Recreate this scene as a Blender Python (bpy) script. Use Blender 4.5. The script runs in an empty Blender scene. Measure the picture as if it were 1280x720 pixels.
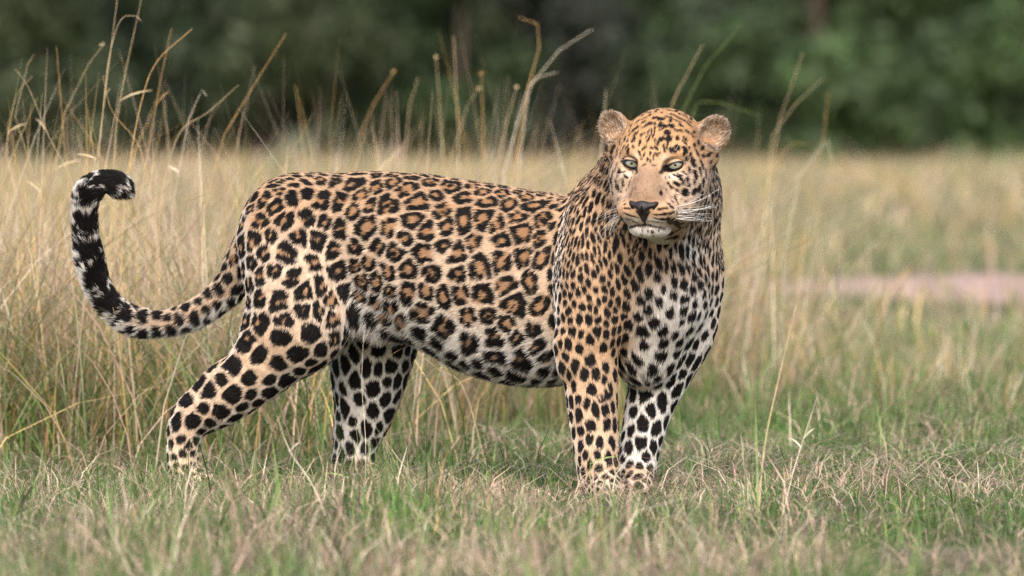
import bpy, math, random, time
import numpy as np
from mathutils import Vector, Matrix
T0 = time.time()
rng = np.random.default_rng(7)
random.seed(7)
sc = bpy.context.scene
COL = sc.collection

# ------------------------------------------------------------------ camera, sky, sun, exposure
CAM_DIST, CAM_H, FPX = 18.0, 0.80, 10473.0          # focal length in photo pixels (1280 wide)
PITCH = math.atan(210.0 / FPX)                      # horizon lies at photo row 150
cam_d = bpy.data.cameras.new('camera')
cam = bpy.data.objects.new('camera', cam_d); COL.objects.link(cam)
cam.location = (0, -CAM_DIST, CAM_H)
cam.rotation_euler = (math.pi / 2 - PITCH, 0, 0)
cam_d.sensor_width = 36.0
cam_d.lens = FPX / 1280 * 36.0
cam_d.clip_start = 1.0; cam_d.clip_end = 3000
cam_d.dof.use_dof = True
cam_d.dof.focus_distance = CAM_DIST - 0.32
cam_d.dof.aperture_fstop = 5.4
sc.camera = cam

world = bpy.data.worlds.new('World'); sc.world = world; world.use_nodes = True
wn = world.node_tree.nodes; wl = world.node_tree.links
SUN_EL, SUN_AZ = math.radians(44), math.radians(186)      # azimuth clockwise from +Y
sky = wn.new('ShaderNodeTexSky'); sky.sky_type = 'NISHITA'; sky.sun_disc = False
sky.sun_elevation = SUN_EL; sky.sun_rotation = SUN_AZ
sky.air_density = 1.0; sky.dust_density = 4.0; sky.ozone_density = 1.0
bg = wn['Background']; bg.inputs['Strength'].default_value = 0.15
wl.new(sky.outputs[0], bg.inputs['Color'])
sun_d = bpy.data.lights.new('sun', 'SUN'); sun = bpy.data.objects.new('sun', sun_d); COL.objects.link(sun)
sun_d.energy = 1.1; sun_d.angle = math.radians(60); sun_d.color = (1.0, 0.98, 0.96)
sdir = Vector((math.sin(SUN_AZ) * math.cos(SUN_EL), math.cos(SUN_AZ) * math.cos(SUN_EL), math.sin(SUN_EL)))
sun.rotation_euler = sdir.to_track_quat('Z', 'Y').to_euler()
sc.view_settings.view_transform = 'Standard'; sc.view_settings.look = 'None'
sc.view_settings.gamma = 1.0; sc.view_settings.use_curve_mapping = False
sc.view_settings.exposure = 1.28
sc.render.engine = 'CYCLES'; sc.cycles.use_adaptive_sampling = False
sc.cycles.use_denoising = True
try:
    sc.cycles.denoiser = 'OPENIMAGEDENOISE'; sc.cycles.denoising_input_passes = 'RGB_ALBEDO_NORMAL'; sc.cycles.denoising_prefilter = 'NONE'
except Exception: pass
sc.cycles.max_bounces = 6; sc.cycles.diffuse_bounces = 3; sc.cycles.glossy_bounces = 2
sc.cycles.transmission_bounces = 3; sc.cycles.transparent_max_bounces = 6
try:
    sc.cycles_curves.shape = 'RIBBONS'; sc.cycles_curves.subdivisions = 2
except Exception: pass

# ------------------------------------------------------------------ helpers
def P(px, py, w):
    """photo pixel + depth behind the leopard's plane (m) -> world point"""
    a = (px - 640) / FPX; b = (360 - py) / FPX
    dy = math.cos(PITCH) + b * math.sin(PITCH); dz = b * math.cos(PITCH) - math.sin(PITCH)
    t = (CAM_DIST + w) / dy
    return np.array((a * t, w, CAM_H + dz * t))
def S(w): return (CAM_DIST + w) / FPX
def ground_at(px, py):
    """point of the ground (z = 0) seen at a photo pixel"""
    a = (px - 640) / FPX; b = (360 - py) / FPX
    dy = math.cos(PITCH) + b * math.sin(PITCH); dz = b * math.cos(PITCH) - math.sin(PITCH)
    t = -CAM_H / dz
    return np.array((a * t, dy * t - CAM_DIST, 0.0))

def tag(o, label=None, cat=None, group=None, kind=None):
    if label: o['label'] = label
    if cat: o['category'] = cat
    if group: o['group'] = group
    if kind: o['kind'] = kind
    return o
def empty(name, loc=(0, 0, 0)):
    o = bpy.data.objects.new(name, None); COL.objects.link(o); o.location = loc
    o.empty_display_size = 0.1
    return o
def link(name, data, mat=None, parent=None):
    """data is given in world coordinates; a parent's own placement is cancelled"""
    o = bpy.data.objects.new(name, data); COL.objects.link(o)
    if mat: data.materials.append(mat)
    if parent is not None:
        o.parent = parent
        if parent.parent is None and parent.type == 'EMPTY':
            o.matrix_parent_inverse = Matrix.Translation(parent.location).inverted()
    return o

def mesh_np(name, verts, quads=None, tris=None, smooth=True):
    me = bpy.data.meshes.new(name)
    verts = np.asarray(verts, np.float32)
    nq = 0 if quads is None else len(quads); nt = 0 if tris is None else len(tris)
    me.vertices.add(len(verts)); me.vertices.foreach_set('co', verts.ravel())
    li = []
    if nq: li.append(np.asarray(quads, np.int32).ravel())
    if nt: li.append(np.asarray(tris, np.int32).ravel())
    li = np.concatenate(li)
    me.loops.add(len(li)); me.loops.foreach_set('vertex_index', li)
    me.polygons.add(nq + nt)
    st = np.concatenate([np.arange(nq) * 4, nq * 4 + np.arange(nt) * 3]).astype(np.int32)
    me.polygons.foreach_set('loop_start', st)
    me.polygons.foreach_set('use_smooth', np.full(nq + nt, smooth))
    me.update(calc_edges=True)
    return me
def vcol(me, cols, name='col'):
    at = me.attributes.new(name, 'FLOAT_COLOR', 'POINT')
    c = np.ones((len(cols), 4), np.float32); c[:, :3] = cols
    at.data.foreach_set('color', c.ravel())

def hash3(i, j, k, seed=0):
    h = (i.astype(np.uint64) * 73856093) ^ (j.astype(np.uint64) * 19349663) ^ (k.astype(np.uint64) * 83492791) ^ np.uint64(seed * 2654435761 + 12345)
    h = (h ^ (h >> np.uint64(13))) * np.uint64(0x5bd1e995); h ^= h >> np.uint64(15)
    return ((h & np.uint64(0xFFFFF)).astype(np.float64) / 0xFFFFF).astype(np.float32)
def noise3(p, scale, seed=0):
    q = p * scale + 1000.0
    i = np.floor(q).astype(np.int64); f = (q - i).astype(np.float32); f = f * f * (3 - 2 * f)
    r = 0
    for a in (0, 1):
        for b in (0, 1):
            for c in (0, 1):
                w = (f[:, 0] if a else 1 - f[:, 0]) * (f[:, 1] if b else 1 - f[:, 1]) * (f[:, 2] if c else 1 - f[:, 2])
                r = r + w * hash3(i[:, 0] + a, i[:, 1] + b, i[:, 2] + c, seed)
    return r            # 0..1
def smooth01(x, a, b):
    t = np.clip((x - a) / (b - a), 0, 1); return t * t * (3 - 2 * t)

def node_mat(name):
    m = bpy.data.materials.new(name); m.use_nodes = True
    nt = m.node_tree; return m, nt, nt.nodes, nt.links, nt.nodes['Principled BSDF']
def attr_mat(name, rough=0.6, spec=0.2, attr='col', translucent=0.0, bump=None):
    m, nt, n, l, b = node_mat(name)
    a = n.new('ShaderNodeAttribute'); a.attribute_name = attr
    l.new(a.outputs['Color'], b.inputs['Base Color'])
    b.inputs['Roughness'].default_value = rough; b.inputs['Specular IOR Level'].default_value = spec
    if translucent:
        t = n.new('ShaderNodeBsdfTranslucent'); l.new(a.outputs['Color'], t.inputs['Color'])
        mx = n.new('ShaderNodeMixShader'); mx.inputs[0].default_value = translucent
        l.new(b.outputs[0], mx.inputs[1]); l.new(t.outputs[0], mx.inputs[2])
        l.new(mx.outputs[0], n['Material Output'].inputs['Surface'])
    return m
def plain_mat(name, col, rough=0.6, spec=0.3, noise=0.0, nscale=40, coat=0.0):
    m, nt, n, l, b = node_mat(name)
    b.inputs['Roughness'].default_value = rough; b.inputs['Specular IOR Level'].default_value = spec
    b.inputs['Coat Weight'].default_value = coat
    if noise:
        tc = n.new('ShaderNodeTexCoord'); tx = n.new('ShaderNodeTexNoise'); tx.inputs['Scale'].default_value = nscale
        l.new(tc.outputs['Object'], tx.inputs['Vector'])
        r = n.new('ShaderNodeValToRGB')
        r.color_ramp.elements[0].position = .3; r.color_ramp.elements[1].position = .7
        r.color_ramp.elements[0].color = [c * (1 - noise) for c in col] + [1]
        r.color_ramp.elements[1].color = [min(1, c * (1 + noise)) for c in col] + [1]
        l.new(tx.outputs['Fac'], r.inputs['Fac']); l.new(r.outputs['Color'], b.inputs['Base Color'])
    else: b.inputs['Base Color'].default_value = list(col) + [1]
    return m
def srgb(r, g, b):
    c = np.array((r, g, b), float) / 255.0
    return np.where(c <= 0.04045, c / 12.92, ((c + 0.055) / 1.055) ** 2.4)
# ================================================================== THE LEOPARD
# ---- implicit body: smooth union of tapered limbs, ellipsoids and a lofted trunk
YAW = math.radians(23)
AX = np.array((math.cos(YAW), -math.sin(YAW), 0.0))        # rump -> chest
LAT = np.array((-math.sin(YAW), -math.cos(YAW), 0.0))      # towards the near (right) flank
UP = np.array((0, 0, 1.0))
def w_axis(px): return 0.2 - (px - 370) * 0.00073
HIP = P(370, 300, 0.2)

class Prim: pass
PRIMS = []
def norm(v): v = np.asarray(v, float); return v / (np.linalg.norm(v) + 1e-12)
def add(fn, lo, hi, k, flow, flen, region, sub=False):
    p = Prim(); p.fn = fn; p.lo = np.array(lo); p.hi = np.array(hi); p.k = k
    p.flow = norm(flow); p.flen = flen; p.region = region; p.sub = sub
    PRIMS.append(p)
def seg_fn(a, b, ra, rb):
    a32 = a.astype(np.float32); ba = (b - a).astype(np.float32); l2 = np.float32(ba @ ba)
    def fn(p):
        pa = p - a32; t = np.clip((pa @ ba) / l2, 0, 1)
        pa = pa - t[:, None] * ba
        return np.sqrt(np.einsum('ij,ij->i', pa, pa)) - (np.float32(ra) + np.float32(rb - ra) * t)
    return fn
def cone(a, b, ra, rb, k=0.03, flow=None, flen=0.009, region='', sub=False):
    a = np.asarray(a, float); b = np.asarray(b, float)
    fn = seg_fn(a, b, ra, rb)
    ba = b - a
    r = max(ra, rb)
    add(fn, np.minimum(a, b) - r, np.maximum(a, b) + r, k, flow if flow is not None else ba, flen, region, sub)
def ell(c, rad, k=0.03, R=None, flow=(0, 0, -1), flen=0.009, region='', sub=False):
    c = np.asarray(c, float); rad = np.asarray(rad, float)
    R = np.eye(3) if R is None else np.asarray(R)        # columns = axes
    c3 = c.astype(np.float32); R3 = R.astype(np.float32); rad3 = rad.astype(np.float32)
    def fn(p):
        q = (p - c3) @ R3
        q = q / rad3; k0 = np.sqrt(np.einsum('ij,ij->i', q, q)); q = q / rad3; k1 = np.sqrt(np.einsum('ij,ij->i', q, q)) + 1e-6
        return np.where(k0 < 1e-4, -rad.min(), k0 * (k0 - 1) / k1)
    e = np.sqrt(((R * rad) ** 2).sum(1))
    add(fn, c - e, c + e, k, flow, flen, region, sub)
def catmull(pts, n):
    pts = np.array(pts, float); out = []
    ext = np.vstack([2 * pts[0] - pts[1], pts, 2 * pts[-1] - pts[-2]])
    for i in range(1, len(ext) - 2):
        for t in np.linspace(0, 1, n, endpoint=False):
            a, b, c, d = ext[i - 1], ext[i], ext[i + 1], ext[i + 2]
            out.append(.5 * (2 * b + (c - a) * t + (2 * a - 5 * b + 4 * c - d) * t * t + (3 * b - a - 3 * c + d) * t ** 3))
    out.append(pts[-1]); return np.array(out)
def limb(pts, k=0.03, flen=0.009, region='', flow=None, shrink=3.0, n=4):
    """pts: (px, py, w, r_px); one smooth tapered limb"""
    q = catmull(pts, n)
    W = np.array([P(*a[:3]) for a in q]); Rr = np.array([(a[3] - shrink) * S(a[2]) for a in q])
    for i in range(len(W) - 1):
        cone(W[i], W[i + 1], Rr[i], Rr[i + 1], k, flow, flen, region)
        PRIMS[-1].chain = i > 0
    return W, Rr

# trunk: back and belly lines, half width (m)
TR = np.array([  # px   top  belly  half width
    (296, 312, 352, .040), (310, 284, 366, .070), (325, 262, 380, .092), (350, 239, 394, .112), (400, 219, 402, .130),
    (450, 212, 404, .136), (500, 213, 418, .140), (540, 216, 440, .147), (580, 222, 462, .155), (620, 228, 475, .160), (660, 235, 481, .160),
    (700, 240, 480, .155), (740, 243, 470, .142), (780, 247, 450, .130), (815, 255, 430, .110)])
_tt, _zt, _zb, _hw = [], [], [], []
for px, t_, b_, h_ in TR:
    w = w_axis(px); a = P(px, t_ + 4, w); b = P(px, b_ - 6, w)
    _tt.append((a - HIP) @ AX); _zt.append(a[2]); _zb.append(b[2]); _hw.append(h_ - 0.006)
_tt = np.array(_tt); _zt = np.array(_zt); _zb = np.array(_zb); _hw = np.array(_hw)
def table(ys):
    tx = np.linspace(_tt[0], _tt[-1], 400)
    return cub(tx, _tt, ys).astype(np.float32)
def cub(x, xs, ys):
    """smooth (pchip-like) interpolation"""
    m = np.gradient(ys, xs); i = np.clip(np.searchsorted(xs, x) - 1, 0, len(xs) - 2)
    h = xs[i + 1] - xs[i]; t = (x - xs[i]) / h
    return ((2*t**3-3*t*t+1)*ys[i] + (t**3-2*t*t+t)*h*m[i] + (-2*t**3+3*t*t)*ys[i+1] + (t**3-t*t)*h*m[i+1])
_TZT, _TZB, _THW = table(_zt), table(_zb), table(_hw)
def trunk_fn(p):
    q = p - HIP.astype(np.float32); t = q @ AX.astype(np.float32); tc = np.clip(t, _tt[0], _tt[-1]); l = q @ LAT.astype(np.float32)
    ii = ((tc - _tt[0]) / (_tt[-1] - _tt[0]) * 399).astype(np.int32)
    zt = _TZT[ii]; zb = _TZB[ii]; hw = _THW[ii]
    zc = zb + (zt - zb) * 0.52; rz = np.where(p[:, 2] > zc, zt - zc, zc - zb)
    rr = np.sqrt(((p[:, 2] - zc) / rz) ** 2 + (l / hw) ** 2)
    d = (rr - 1) * np.minimum(rz, hw)
    ex = t - tc
    return np.where(ex == 0, d, np.sqrt(np.maximum(d, 0) ** 2 + ex ** 2) + np.minimum(d, 0) * 0.0 - 0.0)
_a = P(296, 300, w_axis(296)); _b = P(815, 300, w_axis(815))
add(trunk_fn, np.minimum(_a, _b) - .28, np.maximum(_a, _b) + .28, 0.03, -AX + 0.35 * -UP, 0.011, 'trunk')

# near (right) hind leg, stretched back
limb([(358, 300, .120, 64), (368, 362, .085, 64), (372, 405, .075, 62)], .035, .010, 'thigh_n', flow=(-.45, 0, -.9))
limb([(366, 410, .075, 60), (318, 460, .085, 47), (272, 500, .10, 37), (240, 523, .11, 29), (229, 552, .11, 23.5), (230, 592, .10, 21.5)], .03, .008, 'shin_n')
limb([(231, 594, .10, 22), (254, 605, .075, 20)], .014, .006, 'paw_n')
# far (left) hind leg
limb([(440, 330, .27, 62), (468, 400, .29, 60), (463, 452, .30, 54), (457, 505, .31, 42), (447, 545, .32, 33), (441, 582, .315, 28)], .03, .008, 'hind_f', flow=(-.15, 0, -1))
limb([(441, 584, .315, 28), (462, 599, .285, 22)], .014, .006, 'paw_f')
# haunch top
ell(P(372, 268, .16), (.105, .10, .085), .04, flow=-AX - .3 * UP, flen=.010, region='rump')
# near foreleg and shoulder
limb([(752, 282, -.165, 50), (742, 345, -.20, 52), (738, 405, -.215, 46), (737, 440, -.215, 39), (740, 500, -.225, 34.5), (745, 560, -.235, 31), (750, 600, -.245, 28)], .022, .008, 'fore_n', flow=(-.06, 0, -1))
limb([(750, 600, -.245, 28), (760, 614, -.30, 23)], .014, .006, 'paw_n')
# far foreleg
limb([(852, 330, -.075, 51), (849, 400, -.075, 51), (832, 450, -.07, 43), (814, 500, -.075, 33.5), (803, 545, -.085, 29), (794, 590, -.10, 26)], .025, .008, 'fore_f', flow=(-.15, 0, -1))
limb([(794, 592, -.10, 26), (800, 612, -.16, 22)], .014, .006, 'paw_f')
# chest and brisket
ell(P(818, 352, -.165), (.118, .105, .150), .04, flow=(.05, -.2, -1), flen=.016, region='chest')
ell(P(808, 425, -.125), (.075, .085, .095), .035, flow=(.1, -.2, -1), flen=.020, region='chest')
# neck
limb([(780, 318, -.10, 92), (826, 250, -.17, 76), (832, 215, -.235, 62)], .035, .012, 'neck', flow=(-.25, .25, -1))
cone(P(755, 262, -.075), P(815, 200, -.19), 40 * S(0), 52 * S(0), .03, (-.8, .3, -.5), .010, 'neck')
limb([(850, 255, -.16, 44), (853, 300, -.12, 46), (854, 350, -.085, 46)], .04, .012, 'neck', flow=(-.1, .25, -1))
limb([(430, 385, .075, 22), (470, 395, .085, 16), (505, 408, .10, 12)], .05, .012, 'trunk', flow=(-.4, 0, -1))
# toes
for (px, py, w, dirx, diry, r) in ((258, 607, .07, .9, -.35, 8.5), (464, 602, .275, .8, -.5, 9), (762, 618, -.315, .25, -.95, 9.5), (801, 616, -.175, .2, -.98, 9)):
    c = P(px, py, w); f = norm((dirx, diry, 0)); s = np.array((-f[1], f[0], 0))
    for o, fw in ((-1.5, -.010), (-.5, .004), (.5, .004), (1.5, -.010)):
        cc = c + s * o * .0155 + f * fw; cc[2] = .020
        ell(cc, (.011, .021, .017), .006, np.stack([s, f, UP], 1), flow=f, flen=.005, region='paw_n')
# hollows of the flank and behind the shoulder, ridge of the shoulder blade
_R = np.stack([AX, LAT, UP], 1)
for px, py, lt_, rad in ((476, 335, .212, (.055, .080, .11)), (682, 330, .232, (.045, .080, .13)), (310, 415, .19, (.05, .07, .06))):
    ell(P(px, py, w_axis(px)) + LAT * lt_ - AX * lt_ * 0, rad, .03, _R, flow=-AX, flen=.011, region='trunk', sub=True)
limb([(742, 244, -.105, 20), (736, 290, -.20, 22), (728, 350, -.245, 22)], .03, .009, 'fore_n', flow=(-.06, 0, -1))
limb([(712, 432, -.235, 22), (716, 455, -.235, 22)], .025, .008, 'fore_n', flow=(-.06, 0, -1))
limb([(745, 566, -.262, 22), (748, 580, -.266, 22)], .02, .008, 'fore_n', flow=(-.06, 0, -1))
# tail
TAIL = [(334, 280, .215, 30), (312, 318, .22, 27), (295, 350, .225, 24), (268, 376, .23, 20.5), (236, 396, .235, 19.5), (202, 404, .24, 19), (168, 401, .245, 19), (141, 384, .25, 19),
        (122, 356, .25, 19), (112, 324, .25, 18.5), (107, 290, .25, 18), (106, 258, .25, 18), (110, 241, .25, 18), (120, 230, .25, 17.5), (134, 227, .25, 17.5), (148, 231, .25, 16.5), (158, 237, .25, 12)]
TAIL = [(a, b, c, d + (1.1 if k % 3 == 0 else -.8) * (k > 4)) for k, (a, b, c, d) in enumerate(TAIL)]
TAILW, TAILR = limb(TAIL, .02, .012, 'tail', shrink=4.6, n=3)
TAILS = np.concatenate([[0], np.cumsum(np.linalg.norm(np.diff(TAILW, axis=0), axis=1))])

# ---- head, in its own frame: x = picture right, y = forward, z = up; units = photo pixels
HY, HR, HP = math.radians(15), math.radians(2.0), math.radians(0)
HS = S(-.33); HC = P(828, 213, -.33)
_f = np.array((-math.sin(HY), -math.cos(HY), 0)); _r = np.array((math.cos(HY), -math.sin(HY), 0)); _u = UP.copy()
_f, _u = _f * math.cos(HP) - _u * math.sin(HP), _u * math.cos(HP) + _f * math.sin(HP)
_r, _u = _r * math.cos(HR) - _u * math.sin(HR), _u * math.cos(HR) + _r * math.sin(HR)
HM = np.stack([_r, _f, _u], 1) * HS              # local px -> world offset
HMr = HM / HS
def H(x, y, z): return HC + HM @ np.array((x, y, z), float)
def to_head(p): return ((p - HC) @ HMr) / HS
def rot_local(rx=0, ry=0, rz=0):
    return HMr @ np.array((Matrix.Rotation(rz, 3, 'Z') @ Matrix.Rotation(ry, 3, 'Y') @ Matrix.Rotation(rx, 3, 'X')))
def hell(c, rad, k=10, rx=0, ry=0, rz=0, flow=(0, -1, 0), flen=.007, region='head', sub=False):
    ell(H(*c), np.array(rad) * HS, k * HS, rot_local(rx, ry, rz), HMr @ np.array(flow, float), flen, region, sub)
def hcone(a, b, ra, rb, k=10, flow=(0, -1, 0), flen=.006, region='head', sub=False):
    cone(H(*a), H(*b), ra * HS, rb * HS, k * HS, HMr @ np.array(flow, float), flen, region, sub)
hell((0, -6, 16), (58, 66, 62), 18, flow=(0, -1, .3), flen=.0055)                     # cranium
hell((0, 20, 18), (44, 32, 38), 16, rx=-.25, flow=(0, -.6, 1), flen=.005)            # forehead
hcone((0, -10, -56), (0, 44, -60), 36, 20, 16, flow=(0, -.8, -.6), flen=.010)         # lower jaw
for s in (-1, 1):
    hell((s * 35, 14, -12), (28, 40, 36), 16, flow=(s * .8, -1, -.35), flen=.006)    # cheek
    hell((s * 27, 22, -42), (26, 34, 25), 16, flow=(s * .6, -1, -.6), flen=.010)     # jowl
    hell((s * 23, 47, 22), (18, 13, 8), 10, ry=s * -.25, rz=s * -.35, flow=(s * .3, -.3, 1), flen=.004)  # brow
    hell((s * 27, 44, -10), (18, 16, 12), 12, rz=s * -.5, flow=(s * 1, -.6, -.2), flen=.005)  # below the eye
hcone((0, 36, 12), (0, 78, -33), 25, 17.5, 14, flow=(0, -.7, .7), flen=.0045)           # bridge of the nose
hcone((0, 30, -32), (0, 64, -46), 38, 25, 16, flow=(0, -1, 0), flen=.004)             # muzzle core
hell((0, 56, -70), (25, 21, 11.5), 4, flow=(0, -.1, -1), flen=.011)                     # chin
for s in (-1, 1):
    hell((s * 17, 66, -49), (22, 26, 18), 8, rz=s * -.3, ry=s * .12, flow=(s * .9, -.5, -.4), flen=.004)  # whisker pad
hell((0, 100, -60), (1.4, 14, 10), 3, sub=True)                                    # philtrum groove
EYE = {}
for s in (-1, 1):
    EYE[s] = (s * 27.0, 48.0, 8.0)
    hell((s * 27.5, 58, 8), (12, 12, 8.2), 4, sub=True)                    # eye socket
# ears: cupped shells
EAR = {-1: (-62.5, -6, 46.5), 1: (60, -6, 45)}
for s in (-1, 1):
    c = np.array(EAR[s])
    ry, rz, rx = s * .50, s * .42, -.10
    hell(c, (21.5, 11.5, 25.5), 10, rx=rx, ry=ry, rz=-rz, flow=(s * .4, -.2, 1), flen=.005, region='ear')
    hell(c + np.array((s * 4, 11, 2)), (16.8, 12.6, 20.5), 4, rx=rx, ry=ry, rz=-rz, flow=(s * .9, .25, .5), flen=.020, region='ear_in', sub=True)
    hell(c + np.array((s * -10, 6, -26)), (20, 18, 18), 10, flow=(s * .3, -1, .2), flen=.009)   # base fluff

# ---- evaluate on a grid, extract with surface nets
VOX = 0.0032
lo = np.min([p.lo for p in PRIMS if not p.sub], 0) - .02; hi = np.max([p.hi for p in PRIMS if not p.sub], 0) + .02
lo[2] = max(lo[2], -.02); 
lo[0] = P(80, 300, .25)[0]; hi[0] = P(935, 300, -.2)[0]; lo[1] = -.56; hi[1] = .46; hi[2] = P(800, 120, -.3)[2]
dim = np.ceil((hi - lo) / VOX).astype(int) + 1
F = np.full(dim, .05, np.float32)
gx = [lo[i] + np.arange(dim[i]) * VOX for i in range(3)]
def smin(a, b, k):
    h = np.maximum(k - np.abs(a - b), 0) / k; return np.minimum(a, b) - h * h * k * .25
GX = [g.astype(np.float32) for g in gx]
i_ = 0
while i_ < len(PRIMS):
    grp = [PRIMS[i_]]; i_ += 1
    while i_ < len(PRIMS) and getattr(PRIMS[i_], 'chain', False): grp.append(PRIMS[i_]); i_ += 1
    k = grp[0].k; m = k + .004
    def box(a, b):
        i0 = np.clip(np.floor((a - m - lo) / VOX).astype(int), 0, dim); i1 = np.clip(np.ceil((b + m - lo) / VOX).astype(int) + 1, 0, dim)
        return i0, i1
    b0, b1 = box(np.min([p.lo for p in grp], 0), np.max([p.hi for p in grp], 0))
    D = np.full(b1 - b0, .1, np.float32)
    for p in grp:
        i0, i1 = box(p.lo, p.hi)
        X, Y, Z = np.meshgrid(*[GX[a][i0[a]:i1[a]] for a in range(3)], indexing='ij')
        d = p.fn(np.stack([X.ravel(), Y.ravel(), Z.ravel()], 1)).reshape(X.shape).astype(np.float32)
        sl = tuple(slice(i0[a] - b0[a], i1[a] - b0[a]) for a in range(3))
        D[sl] = np.minimum(D[sl], d)
    sl = tuple(slice(b0[a], b1[a]) for a in range(3))
    F[sl] = -smin(-F[sl], D, k) if grp[0].sub else smin(F[sl], D, k)
def surface_nets(F, lo, vox):
    ins = F < 0
    nx, ny, nz = F.shape
    cnt = np.zeros((nx - 1, ny - 1, nz - 1), np.uint8)
    cs = [(a, b, c) for a in (0, 1) for b in (0, 1) for c in (0, 1)]
    for a, b, c in cs: cnt += ins[a:nx - 1 + a, b:ny - 1 + b, c:nz - 1 + c]
    act = np.argwhere((cnt > 0) & (cnt < 8))
    idx = np.full(cnt.shape, -1, np.int32); idx[act[:, 0], act[:, 1], act[:, 2]] = np.arange(len(act))
    val = {c: F[act[:, 0] + c[0], act[:, 1] + c[1], act[:, 2] + c[2]] for c in cs}
    acc = np.zeros((len(act), 3)); n = np.zeros(len(act))
    for c in cs:
        for ax in range(3):
            if c[ax] == 0:
                d = list(c); d[ax] = 1; d = tuple(d)
                va, vb = val[c], val[d]; m = (va < 0) != (vb < 0)
                t = va[m] / (va[m] - vb[m])
                pt = np.tile(np.array(c, float), (m.sum(), 1)); pt[:, ax] = t
                acc[m] += pt; n[m] += 1
    V = lo + (act + acc / n[:, None]) * vox
    quads = []
    for ax in range(3):
        o1, o2 = [(1, 2), (2, 0), (0, 1)][ax]
        sl0 = [slice(None)] * 3; sl1 = [slice(None)] * 3
        sl0[ax] = slice(0, F.shape[ax] - 1); sl1[ax] = slice(1, F.shape[ax])
        a = ins[tuple(sl0)]; b = ins[tuple(sl1)]
        e = np.argwhere(a != b); sgn = a[e[:, 0], e[:, 1], e[:, 2]]
        ok = (e[:, o1] > 0) & (e[:, o2] > 0) & (e[:, o1] < F.shape[o1] - 1) & (e[:, o2] < F.shape[o2] - 1)
        e = e[ok]; sgn = sgn[ok]
        def cell(d1, d2):
            c = e.copy(); c[:, o1] -= d1; c[:, o2] -= d2; return idx[c[:, 0], c[:, 1], c[:, 2]]
        qd = np.stack([cell(1, 1), cell(0, 1), cell(0, 0), cell(1, 0)], 1)
        qd[~sgn] = qd[~sgn][:, ::-1]
        quads.append(qd)
    return V, np.concatenate(quads)
BV, BQ = surface_nets(F, lo, VOX)
# keep the largest connected piece is not needed: all limbs are rooted in the trunk
_e = np.concatenate([BQ[:, [0, 1]], BQ[:, [1, 2]], BQ[:, [2, 3]], BQ[:, [3, 0]]])
deg = np.bincount(_e.ravel(), minlength=len(BV))[:, None].astype(float)
def lap(V):
    s = np.stack([np.bincount(_e[:, 0], V[_e[:, 1], i], len(V)) + np.bincount(_e[:, 1], V[_e[:, 0], i], len(V)) for i in range(3)], 1)
    return s / np.maximum(deg, 1) - V
for lam in (.5, -.51) * 5: BV = BV + lam * lap(BV)
def vnormals(V, Q):
    n = np.cross(V[Q[:, 2]] - V[Q[:, 0]], V[Q[:, 3]] - V[Q[:, 1]])
    out = np.stack([np.bincount(Q.ravel(), np.repeat(n[:, i], 4), len(V)) for i in range(3)], 1)
    return out / (np.linalg.norm(out, axis=1, keepdims=True) + 1e-12), n
BN, _fn = vnormals(BV, BQ)
print('body verts', len(BV), 'grid', dim, round(time.time() - T0, 1))
# ---- coat: per-vertex fur flow / length / region
def proj(p):
    """world -> photo pixel, used to read the coat layout off the photograph"""
    d = p - np.array((0, -CAM_DIST, CAM_H)); f = d[:, 1] * math.cos(PITCH) - d[:, 2] * math.sin(PITCH)
    return 640 + d[:, 0] / f * FPX, 360 - (d[:, 1] * math.sin(PITCH) + d[:, 2] * math.cos(PITCH)) / f * FPX
NVt = len(BV)
BV32 = BV.astype(np.float32)
wsum = np.zeros(NVt, np.float32); flow = np.zeros((NVt, 3), np.float32); flen = np.zeros(NVt, np.float32)
bestd = np.full(NVt, 9, np.float32); reg = np.zeros(NVt, np.int32)
REGS = sorted(set(p.region for p in PRIMS)); RID = {r: i for i, r in enumerate(REGS)}
regw = np.zeros((NVt, len(REGS)), np.float32)
for p in PRIMS:
    m = np.where(np.all((BV32 > p.lo - .03) & (BV32 < p.hi + .03), axis=1))[0]
    if not len(m): continue
    d = p.fn(BV32[m])
    if p.sub:
        if p.region != 'ear_in': continue
        d = np.abs(d) - .002
        d = np.where(d < .002, d - .004, d)
    w = np.exp(-np.maximum(d, -.01) / .007).astype(np.float32)
    wsum[m] += w; flow[m] += w[:, None] * p.flow.astype(np.float32); flen[m] += w * p.flen
    regw[m, RID[p.region]] += w
    b = d < bestd[m]; bestd[m[b]] = d[b]; reg[m[b]] = RID[p.region]
flow /= wsum[:, None] + 1e-9; flen /= wsum + 1e-9; regw /= wsum[:, None] + 1e-9
RW = lambda *n: sum(regw[:, RID[x]] for x in n)
U, Vv = proj(BV)
HL = to_head(BV)                                  # head-local coordinates
head_w = np.clip(RW('head', 'ear', 'ear_in'), 0, 1)
lat = (BV - HIP) @ LAT
nlat = BN @ LAT                                   # + = outer side of the near limbs
toptrunk = np.interp(U, TR[:, 0], TR[:, 1]); bottrunk = np.interp(U, TR[:, 0], TR[:, 2])
# fur length adjustments
belly = smooth01(Vv - (bottrunk - 75), 0, 70) * RW('trunk') * smooth01(U, 380, 470)
flen = flen + .016 * belly
groin = np.exp(-(((U - 470) / 50) ** 2 + ((Vv - 415) / 26) ** 2)); flen += .016 * groin * (RW('trunk') + RW('thigh_n'))
flen = np.where(RW('tail') > .5, flen + .005, flen)

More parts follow.
